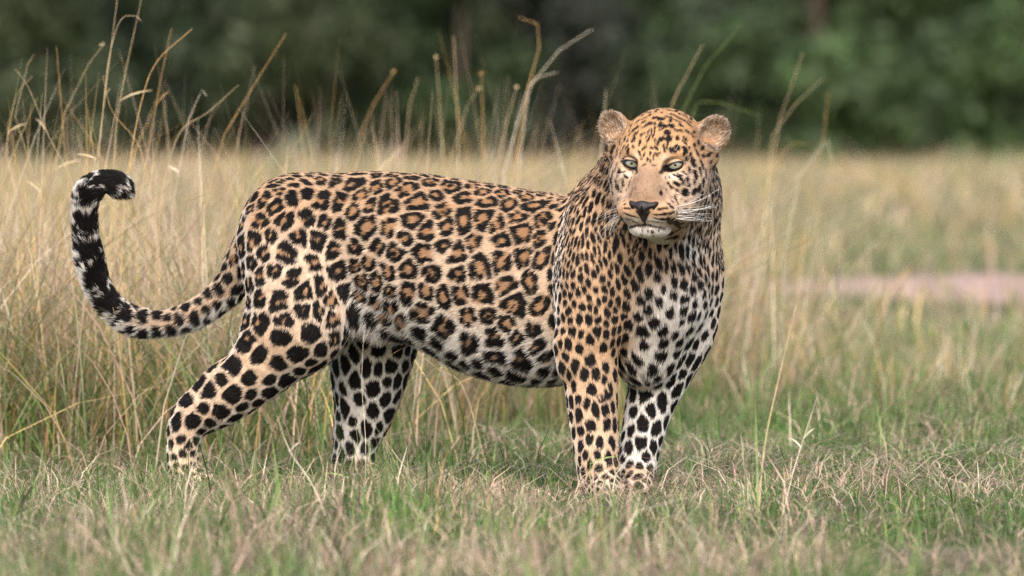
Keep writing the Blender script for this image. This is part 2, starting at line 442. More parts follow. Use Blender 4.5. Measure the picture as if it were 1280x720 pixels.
# ---- base colour fields
def L3(*c): return np.array(c, np.float32)
TAN = L3(.56, .385, .245); ORANGE = L3(.42, .23, .105); PALE = L3(.70, .565, .435); WHITE = L3(.78, .74, .69); BLACK = L3(.0085, .0070, .0065)
def mix(a, b, t): return a * (1 - t[:, None]) + b * t[:, None]
base = np.tile(TAN, (NVt, 1))
hfrac = (Vv - toptrunk) / (bottrunk - toptrunk)                      # 0 back, 1 belly
body_w = np.clip(RW('trunk', 'rump', 'thigh_n'), 0, 1)
base = mix(base, PALE, smooth01(hfrac, .10, .50) * body_w * .95)
base = mix(base, WHITE, smooth01(hfrac, .60, .90) * RW('trunk'))
base = mix(base, WHITE, np.clip(groin * 1.2, 0, 1) * body_w)
# thigh and shin: pale, white along the front edge
base = mix(base, PALE, RW('shin_n', 'thigh_n') * smooth01(Vv, 370, 480) * .75)
base = mix(base, WHITE, RW('shin_n') * smooth01(BN @ norm((.5, 0, -.85)), .35, .95) * .8)
base = mix(base, WHITE, smooth01(-BN[:, 0], .6, .98) * RW('thigh_n', 'shin_n') * .7)
# insides of the far legs are white, as is the inner face of the near ones
inner_f = np.clip(RW('hind_f', 'fore_f'), 0, 1)
base = mix(base, WHITE * .95, inner_f * smooth01(nlat, -.35, .25))
base = mix(base, PALE, np.clip(RW('fore_f'), 0, 1) * smooth01(BN[:, 0], .2, .75) * .9)
base = mix(base, PALE, RW('fore_f', 'paw_f', 'paw_n') * smooth01(Vv, 560, 605) * .9)
base = mix(base, WHITE, np.clip(RW('fore_n'), 0, 1) * smooth01(-BN[:, 0], .75, 1.0) * .8)
base = mix(base, PALE, np.clip(RW('fore_n'), 0, 1) * smooth01(Vv, 420, 560) * .55)
# chest: white below the throat
ch = smooth01(U + (Vv - 380) * .28, 772, 830) * smooth01(Vv, 315, 372) * (RW('chest', 'fore_f', 'neck') > .3) * (1 - head_w)
base = mix(base, WHITE, np.clip(ch, 0, 1) * .95 * (1 - .75 * smooth01(U, 872, 905)))
base = mix(base, PALE, smooth01(U, 800, 880) * RW('neck', 'chest') * (1 - np.clip(ch, 0, 1)) * .8 * (1 - head_w))
thr = np.exp(-(((U - 862) / 16) ** 2 + ((Vv - 308) / 18) ** 2)) * (1 - head_w); base = mix(base, WHITE, thr)
# head
hx, hy, hz = HL.T; ax_ = np.abs(hx)
hb = np.tile(L3(.44, .265, .135), (NVt, 1))
hb = mix(hb, L3(.53, .37, .25), smooth01(-hz, -25, 25))
hb = mix(hb, L3(.60, .47, .36), smooth01(ax_, 28, 50) * smooth01(-hz, -35, 15) * .9)
bw_ = np.interp(-hz, [-10, 0, 40], [12, 20, 33])
brz = smooth01(-(ax_ + 10 * (noise3(BV, 120, 91) - .5)) + bw_, -5, 9) * smooth01(-hz, -24, 6) * smooth01(hz, -47, -38) * (hy > 30)
hb = mix(hb, L3(.245, .158, .100), brz * .92)                                                            # plain bridge
bridge = smooth01(-ax_, -24, -10) * smooth01(-hz, -22, 0) * smooth01(hz, -46, -36) * (hy > 30) * head_w
hb = mix(hb, L3(.40, .25, .145), smooth01(-hz, 34, 42) * smooth01(hz, -64, -54) * smooth01(-ax_, -42, -30) * (hy > 40))       # whisker pads
for s_ in (-1, 1):
    hb = mix(hb, WHITE, np.exp(-((hx - s_ * 30) / 9) ** 2 - ((hz + 6.5) / 4.0) ** 2) * .45 * (hy > 25))      # under the eye
    hb = mix(hb, WHITE, np.exp(-((hx - s_ * 20) / 5) ** 2 - ((hz - 16) / 5) ** 2) * .35 * (hy > 25))         # above the inner corner
    hb = mix(hb, WHITE, np.exp(-((hx - s_ * 16) / 15) ** 2 - ((hz + 63) / 5) ** 2) * .75 * (hy > 40))        # pads towards the lip
    hb = mix(hb, WHITE, np.exp(-((hx - s_ * 44) / 12) ** 2 - ((hz + 30) / 14) ** 2) * .15 * (hy > 0))
hb = mix(hb, WHITE * 1.08, smooth01(-hz, 66, 71) * smooth01(-ax_, -34, -24) * (hy > 38))                     # chin
hb = mix(hb, L3(.48, .36, .25), smooth01(-hz, 56, 66) * smooth01(ax_, 22, 30))
hb = mix(hb, WHITE * .9, smooth01(-hz, 74, 84) * smooth01(-ax_, -19, -11))
hb = mix(hb, L3(.46, .275, .155), RW('ear'))
hb = mix(hb, L3(.15, .095, .065), np.clip(RW('ear_in') * 1.6, 0, 1))  # inner ear: dark brown, shade of the hollow put into the colour
base = mix(base, hb, head_w)
# tail: white underside, darker end
tl_d = np.full(NVt, 9., np.float32); tl_s = np.zeros(NVt, np.float32); tl_i = np.zeros(NVt, np.int32)
tm = np.where(RW('tail') > .3)[0]
dd = np.linalg.norm(BV32[tm][:, None, :] - TAILW[None].astype(np.float32), axis=2)
tl_i[tm] = dd.argmin(1); tl_s[tm] = TAILS[tl_i[tm]]
TT = np.gradient(TAILW, axis=0); TT /= np.linalg.norm(TT, axis=1, keepdims=True)
under = np.stack([TT[:, 2], 0 * TT[:, 0], -TT[:, 0]], 1)          # outer side of the curl
und = np.einsum('ij,ij->i', BN, -under[tl_i]) * -1
und = np.einsum('ij,ij->i', BN, np.stack([TT[tl_i][:, 2], 0 * tl_s, -TT[tl_i][:, 0]], 1))
TAIL_SIDE = -1.0
base = mix(base, WHITE, RW('tail') * smooth01(TAIL_SIDE * und, .05, .6))
base = mix(base, PALE, RW('tail') * smooth01(-TAIL_SIDE * und, -.6, .4) * .7)
base = mix(base, WHITE, RW('tail') * smooth01(tl_s, .30, .48) * .8)
nz = noise3(BV, 60, 3) * .5 + noise3(BV, 140, 4) * .5
base *= (1 + .22 * (nz - .5))[:, None]

# ---- spots: (centre, normal, axis, kind, size) scattered over the skin with a spacing that changes over the body
SP = np.full(NVt, 34., np.float32); EL = np.ones(NVt, np.float32); ROS = np.zeros(NVt, np.float32); FILL = np.full(NVt, .39, np.float32)
def put(arr, val, w): return arr * (1 - w) + val * w
tw = RW('trunk', 'rump')
sp_tr = 35.5 - 5 * smooth01(-U, -420, -340)
sp_tr = sp_tr - 8 * np.exp(-(((U - 468) / 40) ** 2 + ((Vv - 350) / 55) ** 2))
sp_tr = sp_tr - 15 * smooth01(toptrunk + 16 - Vv, 0, 12)
sp_tr = sp_tr - 13 * smooth01(U, 655, 705)
SP = put(SP, sp_tr, np.clip(tw, 0, 1))
SP = put(SP, 34 - 0 * smooth01(Vv, 350, 420), np.clip(RW('thigh_n'), 0, 1))
SP = put(SP, np.interp(Vv, [400, 480, 530, 560, 600], [36, 34, 26, 17, 14]).astype(np.float32), np.clip(RW('shin_n', 'paw_n') * (U < 480), 0, 1))
SP = put(SP, np.interp(Vv, [440, 520, 560, 600], [29, 28, 24, 17]).astype(np.float32), np.clip(RW('hind_f') + RW('paw_f') * (U < 600), 0, 1))
SP = put(SP, np.interp(Vv, [240, 330, 380, 430, 520, 570, 610], [11.2, 12, 14.5, 19.5, 22.5, 20, 13]).astype(np.float32), np.clip(RW('fore_n') + RW('paw_n') * (U > 600), 0, 1))
SP = put(SP, np.interp(Vv, [330, 420, 520, 570, 610], [20, 29, 27, 22, 14]).astype(np.float32), np.clip(RW('fore_f') + RW('paw_f') * (U > 600), 0, 1))
SP = put(SP, np.interp(Vv, [300, 345, 430], [14, 18, 26]).astype(np.float32), np.clip(RW('chest'), 0, 1))
SP = put(SP, np.interp(Vv, [200, 300, 340], [11, 12, 13.5]).astype(np.float32), np.clip(RW('neck'), 0, 1))
SP = put(SP, 21., np.clip(RW('tail'), 0, 1))
SP = put(SP, 11. + 3 * smooth01(ax_, 25, 55), head_w)
shoulder = np.clip(RW('fore_n', 'neck', 'chest') * smooth01(-Vv, -420, -330), 0, 1) * (1 - head_w)
EL = put(EL, 1.8 + 1.4 * smooth01(-Vv, -345, -300), shoulder * (1 - np.clip(ch, 0, 1)))
EL = put(EL, 1.35, np.clip(RW('fore_n', 'fore_f', 'hind_f') * smooth01(Vv, 380, 440), 0, 1))
EL = put(EL, 1.9, tw * smooth01(toptrunk + 14 - Vv, 0, 12))
EL = put(EL, 1.7, tw * smooth01(U, 660, 700))
ROS = np.clip(tw * smooth01(-hfrac, -.93, -.86), 0, 1) * (1 - smooth01(toptrunk + 9 - Vv, 0, 8)) * (SP > 22)
ROS = np.maximum(ROS, RW('thigh_n', 'shin_n') * smooth01(-Vv, -450, -405))
FILL = put(FILL, .43, np.clip(RW('shin_n'), 0, 1)); FILL = put(FILL, .46, shoulder); FILL = put(FILL, .345, np.clip(ch, 0, 1)); FILL = put(FILL, .40, np.clip(RW('fore_n', 'fore_f'), 0, 1) * smooth01(Vv, 400, 450))
AXD = np.tile(np.array((0, 0, -1.0)), (NVt, 1)) + .25 * flow * (1 - head_w)[:, None]
topw = (tw * smooth01(toptrunk + 14 - Vv, 0, 12))[:, None]
AXD = AXD * (1 - topw) + topw * AX
AXD = np.where((RW('shin_n', 'tail') > .5)[:, None], flow, AXD)
tilt = smooth01(Vv, 250, 380) * shoulder * .35
AXD[:, 0] += tilt
SPm = SP * S(-.05)
# farthest-point scatter (camera side and a margin round it), anisotropic metric
cand = np.where((BN[:, 1] < .55) & (head_w < .5))[0]
cand = cand[rng.random(len(cand)) < .30]
cp = BV32[cand]; cn = BN[cand].astype(np.float32); csp = SPm[cand]; cel = EL[cand]
cax = AXD[cand].astype(np.float32); cax -= cn * np.einsum('ij,ij->i', cax, cn)[:, None]; cax /= np.linalg.norm(cax, axis=1, keepdims=True) + 1e-9
mind = np.full(len(cand), 9., np.float32)
centres = []
cur = int(rng.integers(len(cand)))
jit = (.88 + .24 * rng.random(len(cand))).astype(np.float32)
order = np.argsort(cp[:, 0]); cp = cp[order]; cn = cn[order]; csp = csp[order]; cel = cel[order]; cax = cax[order]; cand = cand[order]; jit = jit[order]
xs = cp[:, 0].copy()
for it in range(5200):
    centres.append(cur)
    c = cp[cur]; R = csp[cur] * 4.5
    a, b = np.searchsorted(xs, (c[0] - R, c[0] + R))
    dlt = cp[a:b] - c
    par = np.abs(dlt @ cax[cur]); d2 = np.einsum('ij,ij->i', dlt, dlt)
    nd = np.einsum('ij,j->i', cn[a:b], cn[cur])
    e = cel[cur]
    d = np.sqrt(np.maximum(d2 - par * par, 0) * e + par * par / e) / (.5 * (csp[a:b] + csp[cur])) + np.where(nd < .1, 1.0, 0)
    mind[a:b] = np.minimum(mind[a:b], d)
    cur = int(np.argmax(mind * jit))
    if mind[cur] < .585: break
print('spots', len(centres), round(time.time() - T0, 1))
SPOTS = []
def rosette_arcs(chunky):
    n = random.choice((2, 2, 3, 3)) if chunky else random.choice((1, 2, 2, 3, 3, 4, 4, 5))
    a0 = random.random() * 6.283; arcs = []; fr = [random.uniform(.8, 1.3) for _ in range(n)]; tot = sum(fr)
    if chunky and n == 2: a0 = math.pi / 2 * random.choice((0, 0, 1)) + random.gauss(0, .35)
    gap = (1.45 if chunky else 1.15) if n <= 2 else (1.15 if chunky else .95)
    ang = a0
    for q in fr:
        wd = 6.283 * q / tot; g = gap * random.uniform(.5, 1.5)
        hh = max(.05, (wd - g) / 2)
        arcs.append((ang, hh, random.uniform(.85, 1.12)))
        ang += wd
    if random.random() < .28 and not chunky: arcs.append((random.random() * 6.28, .05, .0))
    return arcs
for c in centres:
    i = cand[c]; s = SPm[i]; r = random.random()
    near = random.uniform(.78, 1.18)
    if r < ROS[i]:
        u_ = U[i]; chunky = smooth01(np.array([-u_]), -480, -390)[0] > random.random() or s < 27 * S(0) or Vv[i] > 405
        SPOTS.append(dict(i=i, kind='ros', R=s * .54 * near, asp=random.uniform(.8, 1.3) * (1 + .5 * smooth01(np.array([u_]), 590, 690)[0]), arcs=rosette_arcs(chunky), th=.35 if chunky else .275, rho=.56 if chunky else .66, ax=AXD[i] + .5 * rng.normal(size=3)))
    else:
        SPOTS.append(dict(i=i, kind='sol', R=s * .50 * near, fill=2 * FILL[i] * random.uniform(.85, 1.12), asp=EL[i] * random.uniform(.8, 1.4), ax=AXD[i] + .18 * rng.normal(size=3)))
# spots of the head, read off the photograph: zoom pixel x, y, length, width, angle (six zoom pixels = one photo pixel)
FACE_TOP = """640,100,45,16,10 600,88,30,12,-10 670,135,50,16,15 635,152,45,18,15 575,170,46,36,20 520,160,33,28,30 492,203,38,28,-20 450,165,40,13,-35 400,185,55,15,-35
440,195,38,16,-20 380,245,58,20,-30 455,225,38,18,-30 385,280,44,20,-35 425,292,22,20,0 370,325,38,24,-40 335,290,40,10,-50 605,225,34,30,0 660,225,44,33,35 690,180,65,17,15 730,165,72,20,20
770,150,66,17,25 800,190,34,17,20 728,215,30,20,20 690,255,30,18,20 630,272,38,36,0 632,318,38,40,0 573,200,24,18,0 560,215,35,18,90 575,250,30,11,-30 530,205,25,18,90
735,262,30,17,40 775,265,40,18,40 790,210,40,15,30 705,310,28,24,90 760,315,40,18,40 765,350,45,17,40 820,300,35,14,50 570,325,38,28,-40 598,380,50,14,80 624,372,52,13,100 660,400,38,32,90
705,380,44,32,90 765,400,50,34,50 690,420,24,18,0 850,430,45,18,70 752,440,30,17,90 775,478,32,24,90 818,490,60,36,75 885,505,60,22,80 970,540,40,27,90 790,550,50,20,95 835,585,65,30,75
920,585,60,20,90 878,565,55,20,90 985,600,90,11,90 945,560,60,9,90 775,622,32,24,90 720,610,40,18,40 700,660,45,22,30 745,650,35,18,90 790,670,20,20,0 828,650,40,18,90 865,690,45,32,90
897,650,60,20,90 655,690,30,18,40 680,590,35,10,30 715,580,40,10,25 745,570,45,10,30 540,385,32,17,45 505,385,26,15,30 440,395,42,15,-40 415,350,45,16,90 480,320,50,13,105 510,300,40,11,100
530,330,30,11,80 500,270,50,9,85 522,250,50,10,90 470,300,40,9,110 445,275,20,14,0 480,260,30,11,110 548,360,26,17,90 490,430,30,13,90 515,460,30,12,90 540,440,28,13,45 475,468,28,12,90
450,440,28,12,110 495,485,25,11,90 562,430,16,13,0 410,430,40,12,60 430,470,22,10,0 440,515,30,9,-20 520,515,26,9,10 245,430,45,16,100 285,385,42,15,110 312,380,42,16,110 265,435,40,12,100
320,415,40,22,90 205,510,50,15,100 235,530,60,11,90 210,590,60,17,90 250,580,60,15,95 300,565,26,11,0 265,560,30,20,60 235,660,70,16,90 310,600,40,14,30 285,650,50,13,100 205,670,60,12,90
255,690,50,14,85 330,660,40,8,120 350,120,30,12,-30 700,700,26,16,40 640,660,30,12,50 860,540,20,14,90 940,640,50,12,90"""
FACE_LOW = """315,245,44,10,8 300,207,14,10,0 345,130,40,7,90 340,300,75,10,15 365,345,60,8,10 330,322,40,7,10 585,128,30,18,-50 600,243,55,12,-8 665,228,26,14,0 635,200,20,12,0 670,185,18,12,0 700,185,30,10,90
600,290,90,11,-8 668,284,40,10,-15 530,322,14,8,0 560,325,60,9,-5 622,330,50,9,-10 545,350,80,7,0 690,160,30,11,90 750,118,46,44,0 790,70,24,19,90 825,115,45,30,-30 890,140,45,32,90 925,115,40,14,90
865,90,50,28,90 775,25,35,19,90 895,50,50,17,90 990,40,90,10,90 990,130,60,11,90 985,205,80,11,90 970,290,80,10,90 975,360,60,11,90 915,215,32,18,-20 850,270,50,20,-30 805,240,70,9,-10
720,395,60,34,90 885,378,46,44,0 745,250,40,9,-10 760,290,50,9,-15 730,310,40,9,-20 300,180,10,8,0 480,355,6,6,0 420,428,15,12,0 515,408,16,12,0 526,437,14,10,0 470,402,9,8,0 440,392,9,8,0 560,405,9,8,0 655,425,55,28,60 695,450,46,30,40 640,466,46,24,20"""
FACE_PX = [(788, 222), (785, 230), (782, 238), (779, 246), (790, 216), (783, 223), (779, 231), (776, 240), (832, 222), (836, 229), (840, 236), (845, 243), (838, 221), (843, 228), (848, 235), (852, 242), (834, 236), (840, 245), (794, 215), (829, 216),
    (858, 232), (864, 244), (856, 250), (868, 232), (773, 226), (771, 236), (773, 248), (793, 236), (826, 240)]
FACE_TOP += ''.join(' %g,%g,14,9,%g' % ((a - 730) * 6, (b - 120) * 6, 70 if a > 810 else 110) for a, b in FACE_PX)
hm = np.where((head_w > .35) & (BN[:, 1] < .2))[0]
hu, hv = U[hm], Vv[hm]
occl = BV[hm][:, 1]
for txt, oy in ((FACE_TOP, 120), (FACE_LOW, 220)):
    for it in txt.split():
        x, y, L_, W_, an = [float(q) for q in it.split(',')]
        px, py = 730 + x / 6, oy + y / 6
        d2 = (hu - px) ** 2 + (hv - py) ** 2
        near = np.where(d2 < max(d2.min() + .1, 3.0))[0]
        j = hm[near[np.argmin(occl[near])]]
        a = math.radians(an)
        axis = np.array((math.cos(a), 0, -math.sin(a)))
        g = math.sqrt(L_ * W_) / 12 * 1.5 * HS
        if py > 300: continue
        if txt is FACE_LOW and x < 710 and max(L_, W_) < 100: g *= 1.2
        SPOTS.append(dict(i=j, kind='sol', R=g, asp=max(L_, W_) / max(1, min(L_, W_)), ax=axis, face=True))
fx = np.array([BV[q['i']] for q in SPOTS if q.get('face')])
fz = np.where((head_w > .6) & (RW('ear', 'ear_in') < .2) & (BN[:, 1] < .1) & (((HL[:, 2] > 20) & (HL[:, 2] < 76)) | ((np.abs(HL[:, 0]) > 33) & (HL[:, 2] > -92) & (HL[:, 2] < 14))))[0]
random.shuffle(fz := list(fz[::3]))
for i in fz:
    if np.min(np.sum((fx - BV[i]) ** 2, 1)) < ((8.2 if HL[i, 2] > 20 else 9.5) * HS) ** 2: continue
    fx = np.vstack([fx, BV[i]]); dv_ = np.array((HL[i, 0] * .02, 0, 1.0))
    SPOTS.append(dict(i=i, kind='sol', R=random.uniform(2.4, 3.4) * HS, asp=random.uniform(1.2, 2.0), ax=dv_, face=True))
# crown and cheek edge that the photograph does not show: plain scatter
hc = np.where((head_w > .5) & (RW('ear', 'ear_in') < .3) & ((BN[:, 1] > .0) | (HL[:, 0] < -55)) & (BN[:, 1] < .7))[0]
random.shuffle(hl := list(hc[::7]))
acc = np.zeros((0, 3))
for i in hl:
    if len(acc) and np.min(np.sum((acc - BV[i]) ** 2, 1)) < (12 * HS) ** 2: continue
    acc = np.vstack([acc, BV[i]])
    SPOTS.append(dict(i=i, kind='sol', R=4.2 * HS, asp=1.5, ax=np.array((0, .3, -1.)), face=True))

NS = len(SPOTS)
S_C = np.array([BV32[q['i']] for q in SPOTS]); S_N = np.array([BN[q['i']] for q in SPOTS])
S_A = np.array([q['ax'] for q in SPOTS], float); S_A -= S_N * np.einsum('ij,ij->i', S_A, S_N)[:, None]; S_A /= np.linalg.norm(S_A, axis=1, keepdims=True) + 1e-9
S_B = np.cross(S_N, S_A); S_R = np.array([q['R'] for q in SPOTS]); S_E = np.sqrt(np.array([q['asp'] for q in SPOTS]))
S_F = np.array([bool(q.get('face')) for q in SPOTS]); S_K = np.array([q['kind'] == 'ros' for q in SPOTS])
S_FILL = np.array([q.get('fill', 1.) for q in SPOTS]); S_RHO = np.array([q.get('rho', 1.) for q in SPOTS]); S_TH = np.array([q.get('th', 1.) for q in SPOTS])
S_ARC = np.zeros((NS, 5, 3)); S_ARC[:, :, 2] = 9
for k_, q in enumerate(SPOTS):
    for n_, a in enumerate(q.get('arcs', ())[:5]): S_ARC[k_, n_] = a
S_C, S_N, S_A, S_B, S_R, S_E, S_ARC = [a.astype(np.float32) for a in (S_C, S_N, S_A, S_B, S_R, S_E, S_ARC)]
def paint(pts, nrm):
    """dark and rosette-centre masks at surface points: every spot owns a cell of the skin and fills it nearly to its border"""
    n = len(pts); o = np.argsort(pts[:, 0]); ps = pts[o].astype(np.float32); ns = nrm[o].astype(np.float32); xs = ps[:, 0].copy()
    d1 = np.full(n, 9., np.float32); d2 = np.full(n, 9., np.float32); own = np.zeros(n, np.int32)
    dark = np.zeros(n, np.float32)
    wob = noise3(ps, 130, 11) + .6 * noise3(ps, 280, 12) - .8
    wa = noise3(ps, 75, 13) - .5; wb = noise3(ps, 75, 14) - .5
    for k in range(NS):
        c = S_C[k]; R = S_R[k]; e = S_E[k]; fc_ = S_F[k]
        ext = R * e * 1.3 + .003 if fc_ else R * e * 2.4 + .003
        a, b = np.searchsorted(xs, (c[0] - ext, c[0] + ext))
        d = ps[a:b] - c
        m = np.where((np.abs(d[:, 1]) < ext * 1.3) & (np.abs(d[:, 2]) < ext))[0]
        if not len(m): continue
        m = m[ns[a:b][m] @ S_N[k] > .12]
        if not len(m): continue
        d = d[m]; m = m + a
        x = d @ S_A[k] / (R * e) ; y = d @ S_B[k] / R * e
        r = np.sqrt(x * x + y * y)
        if fc_:
            v = 1 - smooth01((r - 1) + .28 * wob[m], -.0012 / R, .0012 / R)
            dark[m] = np.maximum(dark[m], v)
        else:
            c1 = r < d1[m]
            d2[m] = np.where(c1, d1[m], np.minimum(d2[m], r)); own[m] = np.where(c1, k, own[m]); d1[m] = np.where(c1, r, d1[m])
    h = np.where(d1 < 3)[0]; k = own[h]
    d = ps[h] - S_C[k]; R = S_R[k]; e = S_E[k]
    x = np.einsum('ij,ij->i', d, S_A[k]) / (R * e) + .22 * wa[h]; y = np.einsum('ij,ij->i', d, S_B[k]) / R * e + .22 * wb[h]
    ph = np.arctan2(y, x); rc = np.sqrt(x * x + y * y)
    dd2 = np.minimum(d2[h], 2.4)
    cell = 2 * d1[h] / (d1[h] + dd2)
    w = wob[h]; soft = .0016 / R
    r = np.maximum(.55 * cell + .45 * rc, cell * .98)
    f = np.full(len(h), 9., np.float32); rho0 = S_RHO[k].astype(np.float32)
    for q in range(5):
        a0, hh, rs = S_ARC[k, q].T
        rho = rho0 * rs; dp = np.abs((ph - a0 + math.pi) % (2 * math.pi) - math.pi); ex = np.maximum(dp - hh, 0)
        dist = np.where(ex > 0, np.sqrt(np.maximum(r * r + rho * rho - 2 * r * rho * np.cos(np.minimum(ex, math.pi)), 0)), np.abs(r - rho))
        f = np.minimum(f, np.where(rs > 5, 9, dist - S_TH[k].astype(np.float32)))
    fros = np.maximum(f + .22 * w, cell - .92)
    fsol = np.maximum(rc / S_FILL[k].astype(np.float32) - 1 + .38 * w, cell - .84)
    isr = S_K[k]
    f = np.where(isr, fros, fsol)
    v = 1 - smooth01(f, -soft, soft)
    dark[h] = np.maximum(dark[h], v)
    cen = np.zeros(n, np.float32)
    cen[h] = isr * (1 - smooth01(r + .25 * w, rho0 - .05, rho0 + .25))
    out_d = np.empty(n, np.float32); out_c = np.empty(n, np.float32); out_d[o] = dark; out_c[o] = cen
    return out_d, out_c
def special(pts, dark, tails, tailw, headw, tside):
    """dark bands of the tail end, eye rims, lip line"""
    s = tails; w = noise3(pts, 70, 21) - .5
    # bands along the distal tail
    band = np.sin((s - .44) / .062 * 2 * math.pi / 1.0 + w * 4.2) > -.95
    bw = smooth01(s, .36, .44) * tailw
    side = tside + .9 * w
    dark = np.where((tailw > .4) & (bw > .5), band * (1 - smooth01(side - .6 * smooth01(s, TAILS[-1] - .11, TAILS[-1] - .06), .80, 1.0)), dark)
    h = to_head(pts); x, y, z = h.T
    for s_ in (-1, 1):
        ex, ez = (x - s_ * 27), (z - 8)
        ca, sa = math.cos(.33), math.sin(.33)
        a = ex * s_ * ca + ez * sa; b = -ex * s_ * sa + ez * ca          # a: towards the outer corner
        rr = np.sqrt((a / 13.2) ** 2 + ((b + 1.2) / 7.6) ** 2)
        d = 1 - smooth01(rr, .93, 1.06)
        tear = np.exp(-((a + 13.5) / 3.2) ** 2 - ((b + 4.5 + (a + 13.5) * -.6) / 2.6) ** 2)
        dark = np.where((headw > .4) & (y > 25), np.maximum(dark, np.maximum(d, (tear > .45) * .95)), dark)
        lip = np.abs(z + 66.5 + .007 * x * x - (np.abs(x) < 2) * 0)
        dark = np.where((headw > .4) & (y > 45) & (np.abs(x) < 23), np.maximum(dark, (1 - smooth01(lip, .5, 1.6)) * .96), dark)
    phil = (np.abs(x) < 1.3) & (z < -50) & (z > -68) & (y > 70)
    dark = np.where(phil & (headw > .4), .95, dark)
    # dark smudge at the lip corners
    for s_ in (-1, 1):
        q = np.exp(-((x - s_ * 30) / 4.5) ** 2 - ((z + 63) / 9) ** 2)
        dark = np.where((headw > .4) & (y > 20), np.maximum(dark, (q + .35 * w > .62) * .9), dark)
    return dark
BD, BC = paint(BV, BN)
tsd = (TAIL_SIDE * und).astype(np.float32)
BD = special(BV, BD, tl_s, RW('tail'), head_w, tsd)
def coat(basec, dark, cen, n01):
    c = mix(basec, ORANGE, cen * .80)
    return mix(c, BLACK * 1.0, dark * (1 - .0 * n01))
BCOL = coat(base, BD, BC, nz)
eyel = np.zeros(NVt)
print('painted', round(time.time() - T0, 1))

# ---- objects
leo = empty('leopard', tuple(P(560, 610, .05) * np.array((1, 1, 0))))
tag(leo, 'spotted leopard standing in the grass, face turned to the viewer, tail curled up', 'leopard')
body_me = mesh_np('body', BV, BQ); vcol(body_me, BCOL)
skin_mat = attr_mat('leopard_skin', .75, .1)
body = link('body', body_me, skin_mat, leo)

# ---- fur: real strands as curves
area = np.linalg.norm(_fn, axis=1) * .5
fc = BV[BQ].mean(1); fnrm = BN[BQ].mean(1)
dens = np.where(fnrm[:, 1] < .25, 1.0, .30)
fh = head_w[BQ].mean(1); dens = dens * (1 + 1.8 * fh)
fl_ = flen[BQ].mean(1); 
def fur(n_target):
    pr = area * dens; cum = np.cumsum(pr); cum /= cum[-1]
    f = np.searchsorted(cum, rng.random(n_target)); f = np.clip(f, 0, len(BQ) - 1)
    a = rng.random((n_target, 1)).astype(np.float32); b = rng.random((n_target, 1)).astype(np.float32)
    q = BQ[f]
    W4 = [(1 - a) * (1 - b), a * (1 - b), a * b, (1 - a) * b]
    itp = lambda arr: sum(w * arr[q[:, k]] for k, w in enumerate(W4)) if arr.ndim > 1 else sum(w[:, 0] * arr[q[:, k]] for k, w in enumerate(W4))
    pos = itp(BV32); nr = itp(BN.astype(np.float32)); nr /= np.linalg.norm(nr, axis=1, keepdims=True) + 1e-9
    fw = itp(flow); L = itp(flen); bc = itp(base.astype(np.float32)); ts = itp(tl_s); twt = itp(RW('tail').astype(np.float32)); hw_ = itp(head_w.astype(np.float32))
    hl = to_head(pos)
    # bare: eyes, nose leather
    bare = np.zeros(len(pos), bool)
    for s_ in (-1, 1):
        bare |= (((hl[:, 0] - s_ * 27) / 11.5) ** 2 + ((hl[:, 2] - 8) / 8) ** 2 < 1) & (hl[:, 1] > 25)
    bare |= (np.abs(hl[:, 0]) < 15) & (hl[:, 2] < -40) & (hl[:, 2] > -57) & (hl[:, 1] > 78)
    dk, cn_ = paint(pos, nr)
    dk = special(pos, dk, ts, twt, hw_, itp(tsd))
    t = fw - nr * np.einsum('ij,ij->i', fw, nr)[:, None]; tn = np.linalg.norm(t, axis=1, keepdims=True); t /= tn + 1e-6
    sw = noise3(pos, 22, 31) - .5; sw2 = noise3(pos, 90, 32) - .5
    bt = np.cross(nr, t); an = (sw * .7 + sw2 * .5 + rng.normal(0, .13, len(pos)))[:, None].astype(np.float32)
    t = t * np.cos(an) + bt * np.sin(an)
    L = L * rng.uniform(.65, 1.25, len(pos)).astype(np.float32)
    lift = np.where(L > .016, .60, .48)[:, None] * rng.uniform(.7, 1.3, (len(pos), 1))
    chn = (hl[:, 2] < -66) & (hl[:, 1] > 30) & (hw_ > .5)
    lift = lift * np.where(twt > .5, 1.5, np.where(chn, 1.9, np.where(hw_ > .5, .75, 1.0)))[:, None]
    g = np.where(L > .016, .25, 0.0)[:, None] * np.array((0, 0, -1.0))
    d1 = t * .80 + nr * lift; d1 /= np.linalg.norm(d1, axis=1, keepdims=True)
    d2 = t * .95 + nr * lift * .5 + g; d2 /= np.linalg.norm(d2, axis=1, keepdims=True)
    d3 = t * 1.0 + nr * lift * .12 + 2 * g; d3 /= np.linalg.norm(d3, axis=1, keepdims=True)
    Lc = L[:, None] / 3
    p0 = pos - nr * .001; p1 = p0 + d1 * Lc; p2 = p1 + d2 * Lc; p3 = p2 + d3 * Lc
    keep = ~bare
    pts = np.stack([p0, p1, p2, p3], 1)[keep].astype(np.float32)
    n01 = rng.random(len(pos)).astype(np.float32)
    earw = itp(np.clip(RW('ear_in'), 0, 1).astype(np.float32))
    tuft = (earw > .25) & (rng.random(len(pos)) < .42)
    bc = np.where(tuft[:, None], L3(.62, .50, .38), bc)
    brd = itp(bridge.astype(np.float32)); fl = rng.random(len(pos))
    bc = np.where(((fl < .22) & (brd > .3))[:, None], bc * .45, bc); bc = np.where(((fl > .8) & (brd > .3))[:, None], bc * 1.45, bc)
    guard = rng.random(len(pos)) < .20
    clump = noise3(pos, 210, 41)
    vary = np.where(guard, .66 + .66 * n01, .88 + .24 * n01) * (.82 + .36 * clump)
    col = coat(bc * vary[:, None], dk, cn_, n01)
    col = np.where((guard & (dk > .5))[:, None], col * (1 + 2.6 * n01[:, None]), col)[keep]
    return pts, col, (np.where(guard, 1.45, 1.0) * np.where(hw_ > .5, .78, 1.0))[keep]
NF = 600000
